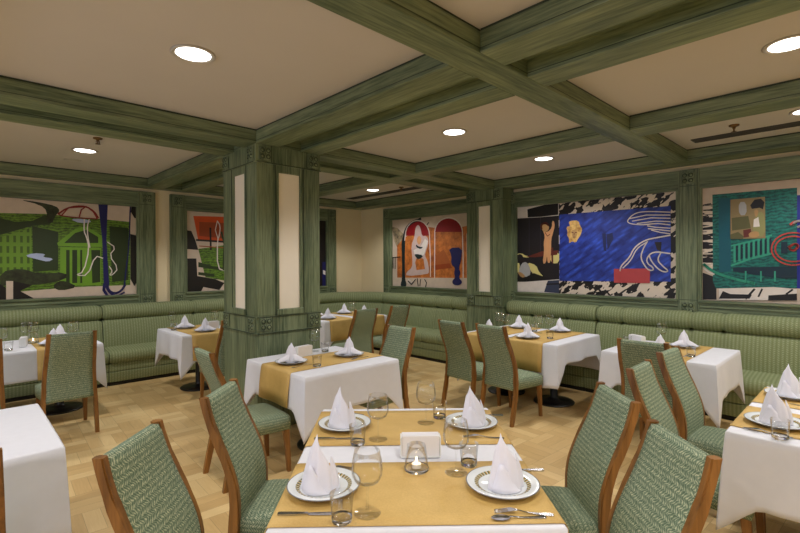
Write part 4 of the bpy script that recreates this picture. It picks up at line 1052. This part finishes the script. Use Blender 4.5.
def spoon():
    bm = bmesh.new(); zf = lambda x: .0005 + .008*max(0, math.sin(math.pi*min(1, max(0, (x+.02)/.09))))
    strip(bm, [(-.095, .005), (-.09, .009), (-.05, .0065), (-.01, .0035), (.028, .0035)], zf)
    n = 20; rings = []
    for q, dz in ((1, .0), (.75, -.003), (.4, -.0048)): rings.append([bm.verts.new((.058 + .032*q*math.cos(2*math.pi*i/n), .0195*q*math.sin(2*math.pi*i/n), .0068+dz)) for i in range(n)])
    for A, B in zip(rings, rings[1:]):
        for i in range(n): bm.faces.new((A[i], A[(i+1) % n], B[(i+1) % n], B[i]))
    bm.faces.new(rings[-1]); return link('spoon', bm, 'brushed_steel', smooth=True)
def holder():
    t = bpy.data.objects.new('napkin_holder', None); t.empty_display_size = .03; C.objects.link(t)
    link('stand', boxes((-.086, .086, -.028, .028, 0, .006), (-.088, -.082, -.028, .028, .006, .088), (.082, .088, -.028, .028, .006, .088), bev=.001), 'white_porcelain', t)
    bm = bmesh.new()
    for k in range(7): box(bm, -.081, .081, -.0255+k*.0075, -.0255+k*.0075+.006, .0062, .094 - .002*(k % 2), bev=.0015)
    link('paper_napkins', bm, 'paper_white', t); return t
def candle():
    t = bpy.data.objects.new('candle_holder', None); t.empty_display_size = .03; C.objects.link(t)
    link('glass_shade', lathe(bmesh.new(), [(.050, .012), (.046, .045), (.037, .105), (.0365, .105), (.0445, .045), (.0475, .013)], 32), 'clear_glass', t, smooth=True)
    link('glass_base', lathe(bmesh.new(), [(0, 0), (.046, 0), (.051, .005), (.050, .014), (.044, .010), (0, .009)], 32), 'thick_glass', t, smooth=True)
    tl = link('tea_light', lathe(bmesh.new(), [(0, .011), (.019, .011), (.019, .027), (.0175, .026), (0, .0255)], 24), 'wax', t)
    link('flame', lathe(bmesh.new(), [(0, .028), (.0035, .033), (.0042, .039), (.002, .049), (0, .056)], 12), 'flame', tl, smooth=True); return t

GP, GN, GW, GT, GF, GK, GS, GH, GC = 'dinner plates', 'folded white napkins', 'wine glasses', 'water tumblers', 'forks', 'knives', 'spoons', 'napkin holders', 'candle holders'
def put_plate(k, u, v, lab): place('plate', plate, at(k, u, v), rot(k), lab, 'plate', GP)
def put_napkin(k, u, v, deg, lab, tall=True): place('nt' if tall else 'nw', napkin_tall if tall else napkin_wing, at(k, u, v, TZ+.0165), rot(k, deg), lab, 'napkin', GN)
def put_wine(k, u, v, lab): place('wine', wineglass, at(k, u, v, TZ+.0085), rot(k), lab, 'wine glass', GW)
def put_tumbler(k, u, v, lab): place('tumbler', tumbler, at(k, u, v, TZ+.0085), rot(k), lab, 'glass', GT)
def put_fork(k, u, v, deg, lab): place('fork', fork, at(k, u, v, TZ+.0085), rot(k, deg), lab, 'fork', GF)
def put_knife(k, u, v, deg, lab): place('knife', knife, at(k, u, v, TZ+.0085), rot(k, deg), lab, 'knife', GK)
def put_spoon(k, u, v, deg, lab): place('spoon', spoon, at(k, u, v, TZ+.0085), rot(k, deg), lab, 'spoon', GS)
def put_holder(k, u, v, deg, lab): place('holder', holder, at(k, u, v, TZ+.0085), rot(k, deg), lab, 'napkin holder', GH)
def put_candle(k, u, v, lab): place('candle', candle, at(k, u, v, TZ+.0085), rot(k), lab, 'candle', GC)

# front table: four settings
FS = [('near left', -.335, -.355, 0), ('near right', .335, -.36, 180), ('far left', -.325, .318, 0), ('far right', .335, .322, 180)]
for nm, u, v, dg in FS:
    put_plate('front', u, v, 'white plate with a patterned ring at the %s place of the front table' % nm)
    s = -1 if dg == 0 else 1
    put_napkin('front', u + .01*s, v - .015, {'near left': -95, 'near right': -80, 'far left': -100, 'far right': -75}[nm], 'standing white napkin on the %s plate of the front table' % nm)
    if dg == 0:
        put_knife('front', u-.02, v-.175, 0, 'knife beside the %s plate of the front table' % nm)
        put_fork('front', u-.01, v+.16, 4, 'fork beyond the %s plate of the front table' % nm); 
    else:
        put_knife('front', u+.09, v+.135, 180, 'knife beyond the %s plate of the front table' % nm)
        put_fork('front', u+.03, v-.185, 172, 'fork in front of the %s plate of the front table' % nm)
        if nm == 'near right': put_spoon('front', u+.0, v-.215, 183, 'spoon lying by the fork at the near right place of the front table')
put_wine('front', -.164, -.53, 'tall wine glass nearest the camera, right of the near left plate'); put_wine('front', -.147, .132, 'wine glass right of the far left plate of the front table')
put_wine('front', .101, .356, 'wine glass left of the far right plate on the front table'); put_wine('front', .178, -.235, 'wine glass beside the near right plate of the front table')
put_tumbler('front', -.245, -.575, 'tumbler at the near left plate of the front table, closest to us'); put_tumbler('front', -.24, .07, 'tumbler below the far left plate of the front table')
put_tumbler('front', .18, .43, 'tumbler beyond the far right plate on the front table'); put_tumbler('front', .241, -.165, 'tumbler behind the near right plate of the front table')
put_candle('front', .02, -.205, 'lit tea light in a flared glass at the centre of the front table'); put_holder('front', .045, -.06, 0, 'white napkin holder right behind the candle on the front table')
# column table
for nm, u, v, dg in (('left', -.30, .03, -120), ('right', .25, -.06, -135)):
    put_plate('middle', u, v, '%s plate on the table in front of the column' % nm); put_napkin('middle', u, v, dg, 'napkin standing on the %s plate of the column table' % nm, False)
    put_fork('middle', u, v-.165, 0 if nm == 'left' else 180, 'fork beside the %s plate of the column table' % nm)
put_tumbler('middle', -.22, -.24, 'tumbler at the near edge of the gold runner on the column table'); put_tumbler('middle', .20, .25, 'tumbler at the far side of the column table')
put_wine('middle', .14, .34, 'wine glass at the far side of the column table'); put_holder('middle', -.06, .22, 10, 'white napkin holder behind the left napkin of the column table')
# long table under the blue mural
for nm, u, v, dg in (('front left', -.33, .345, -130), ('bench side left', .33, .34, -115), ('front right', -.33, -.18, -120), ('bench side right', .38, -.20, -140)):
    put_plate('blue', u, v, '%s plate of the long table under the blue mural' % nm); put_napkin('blue', u, v, dg-20, 'napkin on the %s plate of the long table under the blue mural' % nm, False)
put_wine('blue', .05, .46, 'leftmost wine glass on the long table under the blue mural'); put_wine('blue', -.03, .31, 'second wine glass from the left on the long table under the blue mural')
put_wine('blue', .10, -.07, 'third wine glass from the left on the long table under the blue mural'); put_wine('blue', .24, -.14, 'rightmost wine glass on the long table under the blue mural')
put_tumbler('blue', -.20, -.38, 'tumbler at the right end of the long table under the blue mural'); put_tumbler('blue', .16, .02, 'tumbler in the middle of the long table under the blue mural')
put_fork('blue', -.36, -.02, 0, 'fork beside the front right plate of the long table under the blue mural')
# square table by the right bench
for nm, u, v, dg in (('bench side', .24, -.05, -150), ('chair side', -.24, .02, -170)):
    put_plate('bench', u, v, '%s plate on the square table by the right bench' % nm); put_napkin('bench', u, v, dg, 'napkin on the %s plate of the square table by the right bench' % nm, False)
put_tumbler('bench', -.25, -.235, 'tumbler near the gold runner edge of the square table by the right bench'); put_tumbler('bench', -.02, .39, 'tumbler at the left end of the square table by the right bench')
put_wine('bench', .30, .17, 'wine glass near the bench on the square table by the right bench'); put_holder('bench', .10, .34, 60, 'white napkin holder on the square table by the right bench')
put_fork('bench', -.20, -.19, 0, 'fork near the tumbler on the square table by the right bench')
# right edge table
for nm, u, v, dg in (('near', -.33, .305, 195), ('far', .36, .315, 180)):
    put_plate('edge', u, v, '%s plate on the table at the right edge' % nm); put_napkin('edge', u, v, dg, 'tall napkin on the %s plate of the right edge table' % nm)
    put_fork('edge', u-.185, v+.01, 90, 'fork left of the %s plate of the right edge table' % nm); put_knife('edge', u+.18, v, 90, 'knife beyond the %s plate of the right edge table' % nm)
put_tumbler('edge', -.56, .262, 'tumbler nearest us on the table at the right edge'); put_tumbler('edge', -.02, .15, 'tumbler between the two plates of the right edge table')
# table below the town square mural
for nm, u, v, dg in (('front', .22, -.22, -100), ('back', .33, .17, -80)):
    put_plate('town', u, v, '%s plate on the table below the town square mural' % nm); put_napkin('town', u, v, dg, 'napkin on the %s plate of the table below the town square mural' % nm, False)
put_wine('town', .42, -.08, 'wine glass at the right end of the table below the town square mural'); put_wine('town', .03, .22, 'wine glass left of the candle on the table below the town square mural')
put_wine('town', .09, .17, 'wine glass behind the candle on the table below the town square mural'); put_wine('town', -.20, -.2, 'wine glass at the left picture edge below the town square mural')
put_tumbler('town', -.155, -.36, 'tumbler near the front edge of the table below the town square mural'); put_holder('town', -.02, -.13, 80, 'white napkin holder on the table below the town square mural')
put_candle('town', .075, .03, 'lit tea light on the table below the town square mural')
# small table left of the column
for nm, u, v, dg in (('bench side', -.10, .22, -100), ('chair side', -.02, -.27, -115)):
    put_plate('orange', u, v, '%s plate on the small table left of the column' % nm); put_napkin('orange', u, v, dg, 'napkin on the %s plate of the small table left of the column' % nm, False)
put_wine('orange', -.21, .36, 'wine glass behind the napkin on the small table left of the column'); put_tumbler('orange', -.27, .12, 'tumbler at the left edge of the small table left of the column')
put_holder('orange', .15, -.06, 0, 'white napkin holder on the small table left of the column'); put_wine('orange', .26, .12, 'wine glass beside the column edge on the small table')
# far corner table
for nm, u, v, dg in (('front left', -.42, -.26, -120), ('back left', -.30, .24, -130), ('front right', .30, -.26, -125), ('back right', .24, .2, -140)):
    put_plate('corner', u, v, '%s plate on the far corner table' % nm); put_napkin('corner', u, v, dg, 'napkin on the %s plate of the far corner table' % nm, False)
put_wine('corner', .22, -.05, 'wine glass on the right half of the far corner table')
